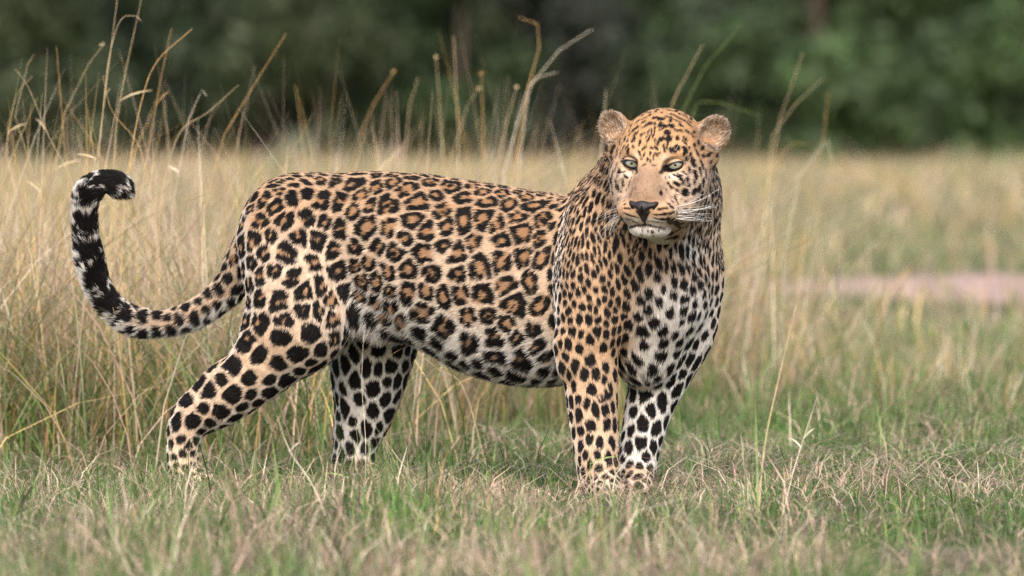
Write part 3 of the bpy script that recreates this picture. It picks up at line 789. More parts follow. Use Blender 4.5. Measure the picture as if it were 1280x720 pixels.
fp, fcol, fL = fur(NF)
hc_d = bpy.data.hair_curves.new('fur')
hc_d.add_curves([4] * len(fp))
hc_d.attributes['position'].data.foreach_set('vector', fp.reshape(-1)) if 'position' in hc_d.attributes else hc_d.position_data.foreach_set('vector', fp.reshape(-1))
ra = hc_d.attributes.get('radius') or hc_d.attributes.new('radius', 'FLOAT', 'POINT')
prof = np.array((.00042, .00040, .00030, .00008), np.float32)
ra.data.foreach_set('value', (prof[None, :] * fL[:, None]).astype(np.float32).ravel())
ca_ = hc_d.attributes.new('col', 'FLOAT_COLOR', 'CURVE')
cc_ = np.ones((len(fp), 4), np.float32); cc_[:, :3] = fcol; ca_.data.foreach_set('color', cc_.ravel())
fur_mat = attr_mat('leopard_fur', .55, .2, translucent=.35)
fur_o = link('fur', hc_d, fur_mat, leo)
print('fur', len(fp), round(time.time() - T0, 1))

# ---- nose leather
def sdf_part(prims, lo, hi, vox):
    dim = np.ceil((hi - lo) / vox).astype(int) + 1
    g = np.meshgrid(*[(lo[i] + np.arange(dim[i]) * vox).astype(np.float32) for i in range(3)], indexing='ij')
    q = np.stack([a.ravel() for a in g], 1); Fv = np.full(len(q), .05, np.float32)
    for p in prims:
        d = p.fn(q).astype(np.float32); Fv = -smin(-Fv, d, p.k) if p.sub else smin(Fv, d, p.k)
    return surface_nets(Fv.reshape(g[0].shape), lo, vox)
_keep = PRIMS; PRIMS = []
hell((0, 88, -45), (16, 11, 7.2), 4)
for s in (-1, 1):
    hell((s * 13, 87, -42), (7, 9, 4.4), 4, ry=s * -.5)
hcone((0, 90, -46), (0, 87, -61), 10.5, 3.0, 5)
for s in (-1, 1):
    hell((s * 9.8, 98.5, -48.5), (5.6, 7, 2.8), 2, ry=s * -.6, sub=True)
hell((0, 101, -56), (.9, 9, 12), 1.5, sub=True)
NV_, NQ_ = sdf_part(PRIMS, H(0, 83, -48) - .045, H(0, 83, -48) + .045, .0009)
PRIMS = _keep
nose_mat = plain_mat('nose_leather', (.018, .013, .013), .5, .3, .3, 300)
nose = link('nose', mesh_np('nose', NV_, NQ_), nose_mat, leo)

# ---- eyes: pale grey-green iris, small round pupil
eye_mat = attr_mat('eye', .08, .5)
eye_mat.node_tree.nodes['Principled BSDF'].inputs['Coat Weight'].default_value = .25
def uv_sphere(nu, nv):
    v = [(0, 0, 1.0)]
    for i in range(1, nv):
        for j in range(nu):
            a, b = math.pi * i / nv, 2 * math.pi * j / nu
            v.append((math.sin(a) * math.cos(b), math.sin(a) * math.sin(b), math.cos(a)))
    v.append((0, 0, -1.0)); q = []; t = []
    for j in range(nu): t.append((0, 1 + j, 1 + (j + 1) % nu))
    for i in range(nv - 2):
        for j in range(nu):
            a = 1 + i * nu + j; b = 1 + i * nu + (j + 1) % nu; q.append((a, a + nu, b + nu, b))
    o = 1 + (nv - 2) * nu
    for j in range(nu): t.append((o + (j + 1) % nu, o + j, len(v) - 1))
    return np.array(v), q, t
sv, sq, st_ = uv_sphere(40, 60)
look = norm(np.array((0, -CAM_DIST, CAM_H)) - H(0, 50, 8)); look = norm(look * .9 + HMr[:, 1] * .25)
zx = norm(np.cross(UP, look)); zy = np.cross(look, zx)
EYER = 10.8; EYEO = {}
for s in (-1, 1):
    c = H(s * 28, 45.0, 8.3)
    vv = c + (sv[:, [0]] * zx + sv[:, [1]] * zy + sv[:, [2]] * look) * EYER * HS
    rad = np.arccos(np.clip(sv[:, 2], -1, 1)); ang = np.arctan2(sv[:, 1], sv[:, 0])
    col = np.tile(L3(.22, .22, .175), (len(sv), 1)) * (1 + .18 * np.sin(ang * 17) * np.sin(ang * 29 + 1))[:, None]
    col = mix(col, L3(.24, .22, .11), 1 - smooth01(rad, .16, .40)); col[rad < .16] = .004
    col = mix(col, L3(.02, .018, .015), smooth01(rad, .98, 1.06))
    em = mesh_np('eye', vv, sq, st_); vcol(em, col)
    EYEO[s] = link('eye', em, eye_mat, leo)

# eyelids: furred skin over the eyeball with an almond opening
lid_mat = attr_mat('eyelid', .6, .3)
lv, lq, lt = uv_sphere(72, 72)
for s in (-1, 1):
    c = H(s * 28, 45.0, 8.3); R_ = 12.0
    a0, b0 = lv[:, 0] * R_, lv[:, 1] * R_                      # px in the gaze plane
    xo = a0 * s; ca, sa = math.cos(.26), math.sin(.26)
    a = xo * ca + b0 * sa; b = -xo * sa + b0 * ca
    bb = np.where(b > -.6, (b + .6) / 3.0, (b + .6) / 4.4)
    rr = np.sqrt((np.abs(a) / 8.6) ** 2.0 + bb ** 2)
    inside = (rr < 1) & (lv[:, 2] > 0)
    q_ = np.array(lq); keepq = ~inside[q_].all(1) & (lv[q_][:, :, 2].max(1) > -.1)
    vv = c + (lv[:, [0]] * zx + lv[:, [1]] * zy + lv[:, [2]] * look) * R_ * HS
    col = mix(np.tile(L3(.40, .27, .17), (len(lv), 1)), L3(.010, .008, .008), 1 - smooth01(rr, 1.42, 1.72))
    lm = mesh_np('eyelid', vv, q_[keepq]); vcol(lm, col)
    link('eyelid', lm, lid_mat, EYEO[s])

# ---- whiskers, brow bristles
def tube(pts, radii, nseg=5):
    pts = np.asarray(pts, float); n = len(pts); tg = np.gradient(pts, axis=0); tg /= np.linalg.norm(tg, axis=1, keepdims=True) + 1e-12
    ref = np.array((0, 0, 1.0)) if abs(tg[0, 2]) < .8 else np.array((1.0, 0, 0)); v = []; q = []
    for i in range(n):
        a = norm(np.cross(tg[i], ref)); b = np.cross(tg[i], a)
        for j in range(nseg):
            an = 2 * math.pi * j / nseg; v.append(pts[i] + (a * math.cos(an) + b * math.sin(an)) * radii[i])
    for i in range(n - 1):
        for j in range(nseg):
            q.append((i * nseg + j, i * nseg + (j + 1) % nseg, (i + 1) * nseg + (j + 1) % nseg, (i + 1) * nseg + j))
    return v, q
whisk_mat = plain_mat('whisker', (.80, .78, .74), .4, .4)
def whisker(a, m, b, r=.00023):
    t = np.linspace(0, 1, 9)[:, None]; a, m, b = H(*a), H(*m), H(*b)
    p = a * (1 - t) ** 2 + 2 * m * t * (1 - t) + b * t * t
    v, q = tube(p, r * (1 - .75 * t[:, 0]) + .0001)
    link('whisker', mesh_np('whisker', v, q), whisk_mat, leo)
random.seed(3)
for k in range(16):
    z0 = -43 - 2.1 * (k % 8) + random.uniform(-1, 1); y0 = 72 - 5 * (k // 8)
    x0 = 24 + 5 * (k // 8) + random.uniform(-1, 1); Lw = random.uniform(44, 66) * (1 - .04 * (k % 8))
    dz = random.uniform(-8, 14) + (4 - k % 8) * 2.6
    whisker((x0, y0, z0), (x0 + Lw * .5, y0 + 2, z0 + dz * .15 - 3), (x0 + Lw, y0 - 24, z0 + dz))
for k in range(12):
    z0 = -45 - 2.5 * (k % 6) + random.uniform(-1, 1); y0 = 72 - 5 * (k // 6); x0 = -(25 + 4 * (k // 6))
    Lw = random.uniform(22, 40)
    whisker((x0, y0, z0), (x0 - Lw * .5, y0 + 4, z0 - 4), (x0 - Lw, y0 - 6, z0 - 12 - random.uniform(0, 22)))
for (x, y, z, dx, dz) in ((-26, 52, 22, -3, 14), (-24, 52, 22, 2, 15), (24, 52, 22, 4, 16), (27, 52, 21, 9, 13)):
    whisker((x, y, z), (x + dx * .5, y + 9, z + dz * .6), (x + dx, y + 12, z + dz), .0003)
print('leopard done', round(time.time() - T0, 1))
# ================================================================== GROUND, GRASS, TREES
rng = np.random.default_rng(21); random.seed(21)
def n2(x, y, sc_, seed): return noise3(np.stack([x, y, np.zeros_like(x)], 1), sc_, seed)

# ---- ground sheet
gm, nt, n, l, b = node_mat('ground_soil')
geo = n.new('ShaderNodeNewGeometry')
def noise_node(scale, detail=6, rough=.6):
    t = n.new('ShaderNodeTexNoise'); t.inputs['Scale'].default_value = scale; t.inputs['Detail'].default_value = detail; t.inputs['Roughness'].default_value = rough
    l.new(geo.outputs['Position'], t.inputs['Vector']); return t
def ramp(fac, stops):
    r = n.new('ShaderNodeValToRGB'); e = r.color_ramp.elements
    e[0].position, e[0].color = stops[0][0], list(stops[0][1]) + [1]; e[1].position, e[1].color = stops[-1][0], list(stops[-1][1]) + [1]
    for p_, c_ in stops[1:-1]:
        q = e.new(p_); q.color = list(c_) + [1]
    l.new(fac, r.inputs['Fac']); return r
fine = noise_node(38, 8, .7); big = noise_node(1.3, 4)
soil = ramp(fine.outputs['Fac'], [(.30, (.05, .034, .024)), (.48, (.12, .085, .058)), (.60, (.085, .075, .04)), (.75, (.22, .165, .115))])
green = ramp(fine.outputs['Fac'], [(.30, (.035, .05, .018)), (.55, (.085, .115, .04)), (.78, (.17, .17, .085))])
mx = n.new('ShaderNodeMix'); mx.data_type = 'RGBA'
bf = ramp(big.outputs['Fac'], [(.40, (0, 0, 0)), (.58, (1, 1, 1))])
l.new(bf.outputs['Color'], mx.inputs['Factor']); l.new(soil.outputs['Color'], mx.inputs['A']); l.new(green.outputs['Color'], mx.inputs['B'])
l.new(mx.outputs['Result'], b.inputs['Base Color']); b.inputs['Roughness'].default_value = .95; b.inputs['Specular IOR Level'].default_value = .1
bp = n.new('ShaderNodeBump'); bp.inputs['Strength'].default_value = .6; bp.inputs['Distance'].default_value = .02
l.new(fine.outputs['Fac'], bp.inputs['Height']); l.new(bp.outputs['Normal'], b.inputs['Normal'])
xs_ = np.concatenate([np.linspace(-900, -6, 8), np.linspace(-4, 4, 81), np.linspace(6, 900, 8)])
ys_ = np.concatenate([[-60, -20], np.linspace(-8, 12, 160), np.linspace(13, 60, 30), [80, 110, 150, 220, 400, 1500]])
GXm, GYm = np.meshgrid(xs_, ys_, indexing='ij')
def ground_z(x, y):
    x = np.asarray(x, float); y = np.asarray(y, float)
    near = np.clip(1 - np.abs(x) / 5, 0, 1) * np.clip(1 - np.abs(y - 1) / 11, 0, 1)
    return (-.012 + (n2(x, y, 1.6, 51) - .5) * .035 + (n2(x, y, 6, 52) - .5) * .018) * np.minimum(1, near * 3)
gz = ground_z(GXm.ravel(), GYm.ravel())
gv = np.stack([GXm.ravel(), GYm.ravel(), gz], 1); ny_ = len(ys_)
ii, jj = np.meshgrid(np.arange(len(xs_) - 1), np.arange(ny_ - 1), indexing='ij'); k0 = (ii * ny_ + jj).ravel()
tag(link('ground', mesh_np('ground', gv, np.stack([k0, k0 + ny_, k0 + ny_ + 1, k0 + 1], 1)), gm), kind='structure')

# bare reddish track across the plain
dm, nt, n, l, b = node_mat('red_earth'); geo = n.new('ShaderNodeNewGeometry')
dn = noise_node(3.0, 7, .7); dr = ramp(dn.outputs['Fac'], [(.3, (.27, .16, .13)), (.7, (.38, .25, .205))]); l.new(dr.outputs['Color'], b.inputs['Base Color']); b.inputs['Roughness'].default_value = .95
px_ = np.linspace(1.0, 14, 50)
far_e = 24.5 + .8 * np.sin(px_ * .8) + .4 * np.sin(px_ * 2.3 + 1); near_e = 18.6 + .7 * np.sin(px_ * 1.1 + 2) + 3.0 * np.exp(-(px_ - 1) * 1.6)
far_e = np.maximum(far_e - 2.6 * np.exp(-(px_ - 1) * 1.6), near_e + .1)
dv = np.concatenate([np.stack([px_, near_e, 0 * px_ + .006], 1), np.stack([px_, far_e, 0 * px_ + .006], 1)])
tag(link('dirt_path', mesh_np('dirt_path', dv, [(i, i + 1, 51 + i, 50 + i) for i in range(49)]), dm), kind='structure')
def on_path(x, y): return (x > 1.1) & (y > np.interp(x, px_, near_e)) & (y < np.interp(x, px_, far_e))

# ---- grass blades
GREENS = np.array([(.085, .175, .036), (.14, .22, .055), (.055, .12, .026), (.20, .25, .085)])
STRAWS = np.array([(.50, .38, .245), (.42, .305, .205), (.58, .485, .355), (.50, .335, .255), (.36, .255, .175)])
GOLD = np.array([(.54, .35, .13), (.48, .29, .10), (.60, .43, .19)])
def pick(tab, n): return tab[rng.integers(0, len(tab), n)]
def blade_mesh(name, x, y, h, bend, ang, width, col, K=3, kink=None, z0=None, twist=None, tipcol=None):
    n = len(x); s = np.linspace(0, 1, K + 1)[None, :]
    z0 = ground_z(x, y) - .004 if z0 is None else z0
    h, bend, width = [np.asarray(a, float)[:, None] for a in (h, bend, width)]
    out = h * (bend * s ** 1.9 + .12 * s)
    up = h * (s - .42 * np.minimum(bend, 1.4) * s ** 2.3)
    dx, dy = np.cos(ang)[:, None], np.sin(ang)[:, None]
    cx = x[:, None] + dx * out; cy = y[:, None] + dy * out; cz = z0[:, None] + up
    fa = ang + (math.pi / 2) + rng.normal(0, .5, n) if twist is None else twist
    wx, wy = np.cos(fa)[:, None], np.sin(fa)[:, None]
    ww = width * .5 * np.clip(1.15 - s ** 1.6 * 1.05, .06, 1)
    V = np.empty((n, K + 1, 2, 3), np.float32)
    for q, sg in ((0, -1), (1, 1)):
        V[:, :, q, 0] = cx + sg * wx * ww; V[:, :, q, 1] = cy + sg * wy * ww; V[:, :, q, 2] = cz
    b0 = (np.arange(n) * (K + 1) * 2)[:, None] + np.arange(K)[None, :] * 2
    Q = np.stack([b0, b0 + 1, b0 + 3, b0 + 2], 2).reshape(-1, 4)
    C = np.repeat(np.repeat(np.asarray(col, np.float32)[:, None, :], K + 1, 1), 2, 1)
    if tipcol is not None:
        t = (np.linspace(0, 1, K + 1) ** 1.5)[None, :, None]; t = np.repeat(t, 2, 1)
        C = C * (1 - t) + np.asarray(tipcol, np.float32)[:, None, :] * t
    me = mesh_np(name, V.reshape(-1, 3), Q); vcol(me, C.reshape(-1, 3))
    return me
grass_mat = attr_mat('grass_blade', .55, .25, translucent=.30)

def scatter(n, x0, x1, y0, y1, keep):
    x = rng.uniform(x0, x1, n); y = rng.uniform(y0, y1, n); k = rng.random(n) < keep(x, y); return x[k], y[k]
def half(y): return (CAM_DIST + y) * 640 / FPX + .55

# short turf round the leopard
PATCH = [(ground_at(1090, 652), .22, .45), (ground_at(1235, 690), .20, .40), (ground_at(850, 634), .10, .35), (ground_at(1180, 610), .22, .5), (ground_at(960, 690), .10, .3), (ground_at(640, 640), .10, .25)]
def patch(x, y):
    w = np.zeros_like(x); wob_ = (n2(x, y, 7, 81) - .5) * 1.1
    for g, rx_, ry_ in PATCH: w = np.maximum(w, 1 - smooth01(np.sqrt(((x - g[0]) / rx_) ** 2 + ((y - g[1]) / ry_) ** 2) + wob_, .75, 1.1))
    return w
def turf_keep(x, y):
    inside = np.abs(x) < half(y)
    clump = .16 + 1.0 * smooth01(n2(x, y, 5, 61) * .55 + n2(x, y, 14, 62) * .45, .38, .62)
    bare = smooth01(x, .30, .8) * smooth01(-y, -.4, .6) * smooth01(n2(x, y, 3.2, 63), .36, .52) * .85
    return inside * clump * (1 - bare) * (1 - .9 * patch(x, y))
x, y = scatter(330000, -2.1, 2.1, -5.2, 6.0, turf_keep)
gsel = n2(x, y, 2.2, 64) * .5 + n2(x, y, 9, 65) * .35 + rng.random(len(x)) * .42
lush = smooth01(n2(x, y, 1.1, 66), .35, .65)
isg = gsel > .605 - .12 * lush - .07 * (x > .5) + .05 * smooth01(-y, .5, 1.5) * (x < .6) - .08 * smooth01(y, .2, 1.2)
col = np.where(isg[:, None], pick(GREENS, len(x)), pick(STRAWS, len(x))) * rng.uniform(.45, 1.45, len(x))[:, None] * (.62 + .6 * n2(x, y, 11, 69))[:, None]
foreg = smooth01(-y, .4, 1.6) * (1 - .55 * smooth01(x, .4, .9))
h = rng.gamma(3.2, .0105, len(x)) * (1 + 1.0 * foreg * (.35 + 1.3 * smooth01(n2(x, y, 4, 68), .35, .7))) * (1 + .8 * smooth01(y, .8, 3.2)) + .010
h = h * (1 - .5 * patch(x, y))
hindfeet = np.exp(-((x + .68) / .12) ** 2 - ((y + .15) / .3) ** 2) + np.exp(-((x + .32) / .12) ** 2 - ((y - .0) / .3) ** 2); h = h * (1 + .7 * hindfeet)
forefeet = np.exp(-((x - .22) / .22) ** 4 - ((y + .95) / .75) ** 4); h = h * (1 - .72 * forefeet)
bend = np.abs(rng.normal(.38, .42, len(x))) + np.where(isg, 0, .25)
me = blade_mesh('turf_grass', x, y, h, bend, rng.uniform(0, 6.283, len(x)), rng.uniform(.0018, .0052, len(x)), col, 2)
tag(link('turf_grass', me, grass_mat), 'short mixed green and straw coloured turf around the leopard', 'grass', kind='stuff')
# loose dead straws lying on the turf
x, y = scatter(26000, -2.1, 2.1, -5.0, 5.5, lambda x, y: (np.abs(x) < half(y)) * smooth01(n2(x, y, 2.5, 67), .3, .6))
Ls = rng.uniform(.03, .15, len(x))
me = blade_mesh('dead_straw', x, y, Ls, rng.uniform(1.2, 3.2, len(x)), rng.uniform(0, 6.283, len(x)), rng.uniform(.0018, .0032, len(x)), pick(STRAWS, len(x)) * rng.uniform(.7, 1.2, (len(x), 1)), 3, z0=ground_z(x, y) + rng.uniform(.0, .03, len(x)))
tag(link('dead_straw', me, grass_mat), 'pale dead straws lying loose on the turf', 'straw', kind='stuff')

# tall grass standing behind the leopard
def tall(name, label, n, x0, x1, y0, y1, keep, hmin, hmax, greenp, wmin, wmax, K=5, gold=.15, bmean=.55, bright=1.1, hf=None):
    x, y = scatter(n, x0, x1, y0, y1, keep); m = len(x)
    r = rng.random(m); tint = n2(x, y, 1.2, 71) * .5
    isg = r < greenp * (.5 + tint * 2)
    col = np.where(isg[:, None], pick(GREENS, m), np.where((rng.random(m) < gold)[:, None], pick(GOLD, m), pick(STRAWS, m))) * rng.uniform(.6, 1.25, (m, 1)) * np.where(isg, 1, bright)[:, None]
    h = (hmin + (hmax - hmin) * rng.random(m) ** 1.3) * (.65 + .7 * n2(x, y, 2.0, 72)) * np.where(isg, .72, 1)
    if hf is not None: h = h * hf(x, y)
    bend = np.abs(rng.normal(bmean, .35, m)); 
    bend = np.where(rng.random(m) < .12, bend + 1.0, bend)
    tip = col * np.where(isg, 1.1, 1.0)[:, None]
    base_ = np.where((rng.random(m) < .35)[:, None], pick(GREENS, m), col)
    me = blade_mesh(name, x, y, h, bend, rng.uniform(0, 6.283, m), rng.uniform(wmin, wmax, m), base_, K, tipcol=tip)
    tag(link(name, me, grass_mat), label, 'grass', kind='stuff')
tall('tall_grass', 'tall dry and green grass standing behind the curled tail', 26000, -2.2, .0, .9, 4.6, lambda x, y: (np.abs(x) < half(y)) * smooth01(-x, .05, .75) * smooth01(y + .8 * x, -.3, 1.1) * (.22 + .78 * smooth01(n2(x, y, 3.4, 73), .34, .6)), .14, .86, .42, .0022, .0046, bmean=.65, bright=1.2, gold=.22)
tall('bank_grass', 'dense straw coloured grass bank behind the back of the leopard', 30000, -2.4, 1.3, 5.0, 11, lambda x, y: (np.abs(x) < half(y)) * smooth01(-x, -1.2, -.3) * (.15 + .85 * smooth01(n2(x, y, 1.8, 76), .35, .6)), .25, .80, .22, .002, .0045, gold=.25, bmean=.45)
tall('meadow_grass', 'loose knee high grass on the plain beyond the forelegs', 26000, .0, 3.2, 3.4, 14, lambda x, y: (np.abs(x) < half(y)) * smooth01(y - 1.3 * np.maximum(x - .55, 0), 3.2, 5.6) * (.22 + .78 * smooth01(n2(x, y, 1.6, 74), .36, .62)), .10, .50, .60, .002, .0045, hf=lambda x, y: 1 - .6 * smooth01(x, .55, 1.2), gold=.25)
tall('tuft_grass', 'tall golden tufts standing up behind the back against the trees', 5200, -.62, .32, 3.0, 5.6, lambda x, y: smooth01(n2(x, y, 4.5, 77), .40, .62), .40, .92, .18, .002, .0042, gold=.3, bmean=.5)
tall('plain_grass', 'blurred straw coloured grass on the open plain', 30000, -6, 6, 12, 45, lambda x, y: (np.abs(x) < half(y) + 1) * np.where(on_path(x, y), .22, 1) * (.25 + .75 * smooth01(n2(x, y, .5, 75), .3, .6)), .08, .30, .40, .005, .011, K=3, gold=.22)
tall('far_grass', 'pale straw grass stretching to the edge of the wood', 60000, -17, 17, 44, 150, lambda x, y: (np.abs(x) < half(y) + 5), .07, .20, .14, .012, .03, K=3, gold=.32)

tall('tuft_grass', 'tall golden tufts standing up behind the curled tail', 2600, -1.5, -.72, 1.5, 3.4, lambda x, y: smooth01(n2(x, y, 4.5, 79), .40, .62), .40, .92, .2, .002, .004, gold=.3, bmean=.5)
tall('edge_grass', 'uneven taller grass along the foot of the wood', 9000, -15, 15, 100, 152, lambda x, y: (np.abs(x) < half(y) + 3) * smooth01(n2(x, y, .35, 78), .50, .62), .2, .55, .25, .02, .04, K=3, gold=.2)

def thin(name, label, n, x0, x1, y0, y1, hmin, hmax):
    x = rng.uniform(x0, x1, n); y = rng.uniform(y0, y1, n)
    c = np.where((rng.random(n) < .4)[:, None], pick(GOLD, n), pick(STRAWS, n)) * rng.uniform(.7, 1.2, (n, 1))
    me = blade_mesh(name, x, y, rng.uniform(hmin, hmax, n), np.abs(rng.normal(.22, .2, n)), rng.uniform(0, 6.283, n), rng.uniform(.002, .0036, n), c, 7)
    tag(link(name, me, grass_mat), label, 'grass', kind='stuff')
thin('seeding_grass', 'thin seeding stems standing high behind the curled tail', 90, -1.5, -.72, 1.2, 3.0, .5, .92)
thin('seeding_grass', 'thin straw stems standing high behind the back', 60, -.55, .25, 4.2, 6.0, .5, .92)

# ---- single tall stalks
stalk_mats = [plain_mat('dry_stalk_straw', (.50, .38, .22), .6, .25, .2, 60), plain_mat('dry_stalk_gold', (.50, .31, .13), .6, .25, .2, 60), plain_mat('dry_stalk_pale', (.60, .52, .40), .6, .25, .15, 60), plain_mat('green_stalk', (.20, .25, .07), .55, .3, .2, 60)]
def stalk(pix, y, r, mat, label, group, leaf=None, root=True, seeds=False):
    """pix: photo pixels bottom -> top at depth y behind the leopard's plane"""
    pts = [P(a, c, y) for a, c in pix]
    g = pts[0].copy()
    if root and g[2] > .02:
        d = pts[0] - pts[1]; g = pts[0] + d * .25 + np.array((0, 0, 0)); g[2] = -.01
        pts = [g, (g * .35 + pts[0] * .65)] + pts
    else: pts[0][2] = -.01
    pts = catmull(np.array(pts), 5) if random.random() < .5 else np.concatenate([np.linspace(pts[k], pts[k + 1], 5, endpoint=False) for k in range(len(pts) - 1)] + [[pts[-1]]])
    pts[:, 1] += .03 * np.sin(np.linspace(0, 2.5, len(pts)))
    rr = r * .38 * np.linspace(1.1, .45, len(pts))
    v, q = tube(pts, rr, 6)
    loc = Vector(pts[0]); loc.z = 0
    e = empty('grass_stalk', loc); tag(e, label, 'grass stalk', group)
    link('stem', mesh_np('stem', v, q), stalk_mats[mat], e)
    if seeds:
        V = []; Q = []
        for k in range(9):
            i = len(pts) - 1 - k % 2; f = random.random(); p0 = pts[i] * f + pts[i - 1] * (1 - f)
            d = norm((random.uniform(-1, 1), random.uniform(-.5, .5), random.uniform(.2, 1.2))); f = 1; p0 = pts[-1] * (1 - .06 * (k % 3)) + pts[-2] * .06 * (k % 3); ln = random.uniform(.005, .013); sd = norm((d[2], .2, -d[0])) * random.uniform(.0006, .0011)
            o = len(V); V += [p0, p0 + d * ln * .5 + sd, p0 + d * ln, p0 + d * ln * .5 - sd]; Q.append((o, o + 1, o + 2, o + 3))
        link('seed_head', mesh_np('seed_head', V, Q), stalk_mats[mat], e)
    # a dry leaf sheath peeling off the stem
    for fr, ln, side in (leaf or ()):
        i = int(fr * (len(pts) - 1)); p0 = pts[i]; t = np.linspace(0, 1, 7)[:, None]
        dirv = norm((side, .3 * random.uniform(-1, 1), random.uniform(.5, 1.1)))
        c = p0 + dirv * ln * t + np.array((side * .25, 0, -.25)) * ln * t ** 2
        w = (.0013 * np.sin(np.linspace(.5, math.pi, 7)) + .0003)[:, None]; pr = norm((.4, 1, .3)) * .6 + np.array((0, 0, .8))
        V = np.concatenate([c - pr * w, c + pr * w]); Q = [(k, k + 1, k + 8, k + 7) for k in range(6)]
        link('leaf', mesh_np('leaf', V, Q), stalk_mats[mat], e)
    return e
GL = 'tall dry stalks behind the tail'; LL = 'tall dry grass stalk rising behind the curled tail against the dark trees'
for pix, dy, r, m in (([(110, 250), (122, 185), (133, 100), (147, -8)], 3.2, .0026, 0), ([(152, 300), (162, 200), (178, 120), (197, 75), (240, 36)], 3.0, .0036, 1), ([(138, 260), (145, 150), (156, 90), (166, 45), (177, -5)], 3.4, .0026, 0),
        ([(90, 280), (80, 185), (74, 110), (70, 58)], 3.5, .0024, 1), ([(70, 290), (38, 210), (18, 145), (34, 80), (42, 68)], 3.6, .0022, 0), ([(92, 240), (60, 170), (35, 110), (18, 86)], 3.3, .0022, 0), ([(200, 260), (222, 170), (260, 140), (298, 106)], 3.6, .0028, 0),
        ([(255, 260), (280, 168), (318, 105), (357, 42)], 4.2, .0026, 1), ([(120, 240), (128, 140), (136, 70), (150, 25), (168, 20), (176, 26)], 3.1, .0024, 0), ([(170, 270), (186, 180), (200, 100), (214, 35)], 3.7, .0024, 1),
        ([(60, 260), (80, 140), (110, 80), (128, 57)], 3.8, .0022, 0), ([(196, 300), (176, 190), (140, 140), (128, 95)], 3.0, .0022, 1), ([(215, 260), (235, 150), (252, 112), (258, 120)], 3.9, .0022, 2), ([(20, 260), (8, 180), (20, 120), (40, 95)], 3.7, .0022, 0)):
    stalk(pix, dy - 1.4, r, m, LL, GL, seeds=random.random() < .3, leaf=[(random.uniform(.45, .8), random.uniform(.03, .08), random.choice((-1, 1)) * random.uniform(.3, 1)) for _ in range(random.choice((0, 1, 1)))])
GB = 'tall stalks behind the back'; LB = 'blurred tall straw stalk standing behind the middle of the back'
for pix, dy, r, m in (([(438, 230), (445, 190), (462, 140), (492, 90)], 6.5, .0038, 1), ([(503, 240), (506, 190), (512, 130), (523, 97)], 6.2, .0034, 0), ([(556, 240), (553, 180), (549, 120), (545, 72)], 5.6, .0034, 0), ([(572, 240), (573, 170), (570, 110), (567, 45)], 5.4, .0036, 0),
        ([(606, 240), (604, 180), (603, 130), (602, 92)], 5.8, .0036, 1), ([(615, 250), (625, 190), (634, 150), (646, 110)], 5.6, .0036, 0), ([(630, 260), (645, 205), (660, 110), (674, 60), (672, 30), (648, 21)], 5.4, .0036, 1),
        ([(560, 210), (585, 130), (598, 112)], 5.8, .0026, 0), ([(390, 260), (391, 215), (391, 172)], 7.0, .0034, 2)):
    stalk(pix, dy - .8, r, m, LB, GB, seeds=random.random() < .25)
stalk([(630, 215), (642, 170), (660, 110), (700, 62), (741, 36)], 4.6, .0036, 2, 'whitish grass stalk arching up behind the back, bent towards the head', 'tall stalks behind the back')
stalk([(648, 230), (655, 160), (665, 105), (690, 92), (698, 90)], 4.6, .003, 2, 'pale bent stalk crossing the whitish arching one behind the back', 'tall stalks behind the back')
GH = 'tall stalks behind the head'
stalk([(805, 260), (838, 138), (858, 95), (879, 55)], 4.8, .0034, 0, 'straw stalk slanting up just behind the top of the head', GH)
stalk([(820, 260), (853, 140), (880, 85), (926, 32)], 5.2, .0030, 3, 'green stalk slanting up just behind the top of the head', GH)
stalk([(850, 260), (862, 160), (872, 127), (900, 128), (952, 146)], 5.4, .0026, 3, 'greenish stalk bowing down beside the ear on the far side', GH)
GR = 'tall stalks beside the far ear'; LR = 'blurred straw stalk standing on the plain beyond the chest'
for pix, dy, r, m in (([(950, 300), (960, 240), (975, 150), (1004, 66)], 5.6, .0034, 0), ([(955, 290), (966, 170), (995, 130), (1030, 97)], 5.6, .0030, 0), ([(1000, 330), (1012, 240), (1030, 170), (1036, 115)], 6.4, .003, 1), ([(980, 320), (1000, 220), (1022, 190), (1035, 175), (1040, 200)], 6.0, .003, 2), ([(935, 330), (950, 250), (985, 185), (1010, 180)], 6.2, .003, 1)):
    stalk(pix, dy, r, m, LR, GR)
# two dry stalks on the turf in front of the chest
gA = ground_at(946, 664); gB = ground_at(974, 656)
stalk([(946, 664), (956, 560), (975, 470), (996, 381)], gA[1], .0040, 0, 'thick golden dry stalk leaning on the open turf to the fore of the paws', 'stalks on the open turf', leaf=[(.05, .07, 1)])
stalk([(974, 656), (992, 590), (1008, 540), (1022, 497)], gB[1], .0030, 2, 'short whitish dry stalk with peeling leaf beside the thick golden one', 'stalks on the open turf', leaf=[(.62, .035, .6), (.55, .03, -.4)])
stalk([(455, 640), (457, 560), (452, 480), (455, 408)], ground_at(455, 640)[1], .0016, 2, 'hair thin straw standing upright across the groin of the leopard', 'thin stems in front of the legs')
stalk([(418, 668), (392, 610), (362, 565), (346, 520)], ground_at(418, 668)[1], .0034, 2, 'pale broken stem leaning across the stretched hind leg', 'thin stems in front of the legs', leaf=[(.7, .03, .5)])
stalk([(612, 520), (580, 487), (548, 462), (520, 440)], .9, .0030, 0, 'straw slanting up towards the belly between the legs', 'thin stems in front of the legs', root=False)
stalk([(438, 628), (436, 590), (447, 555), (444, 525)], ground_at(438, 628)[1], .0026, 3, 'fresh green blade rising across the far hind leg', 'thin stems in front of the legs', leaf=[(.3, .05, -1)])
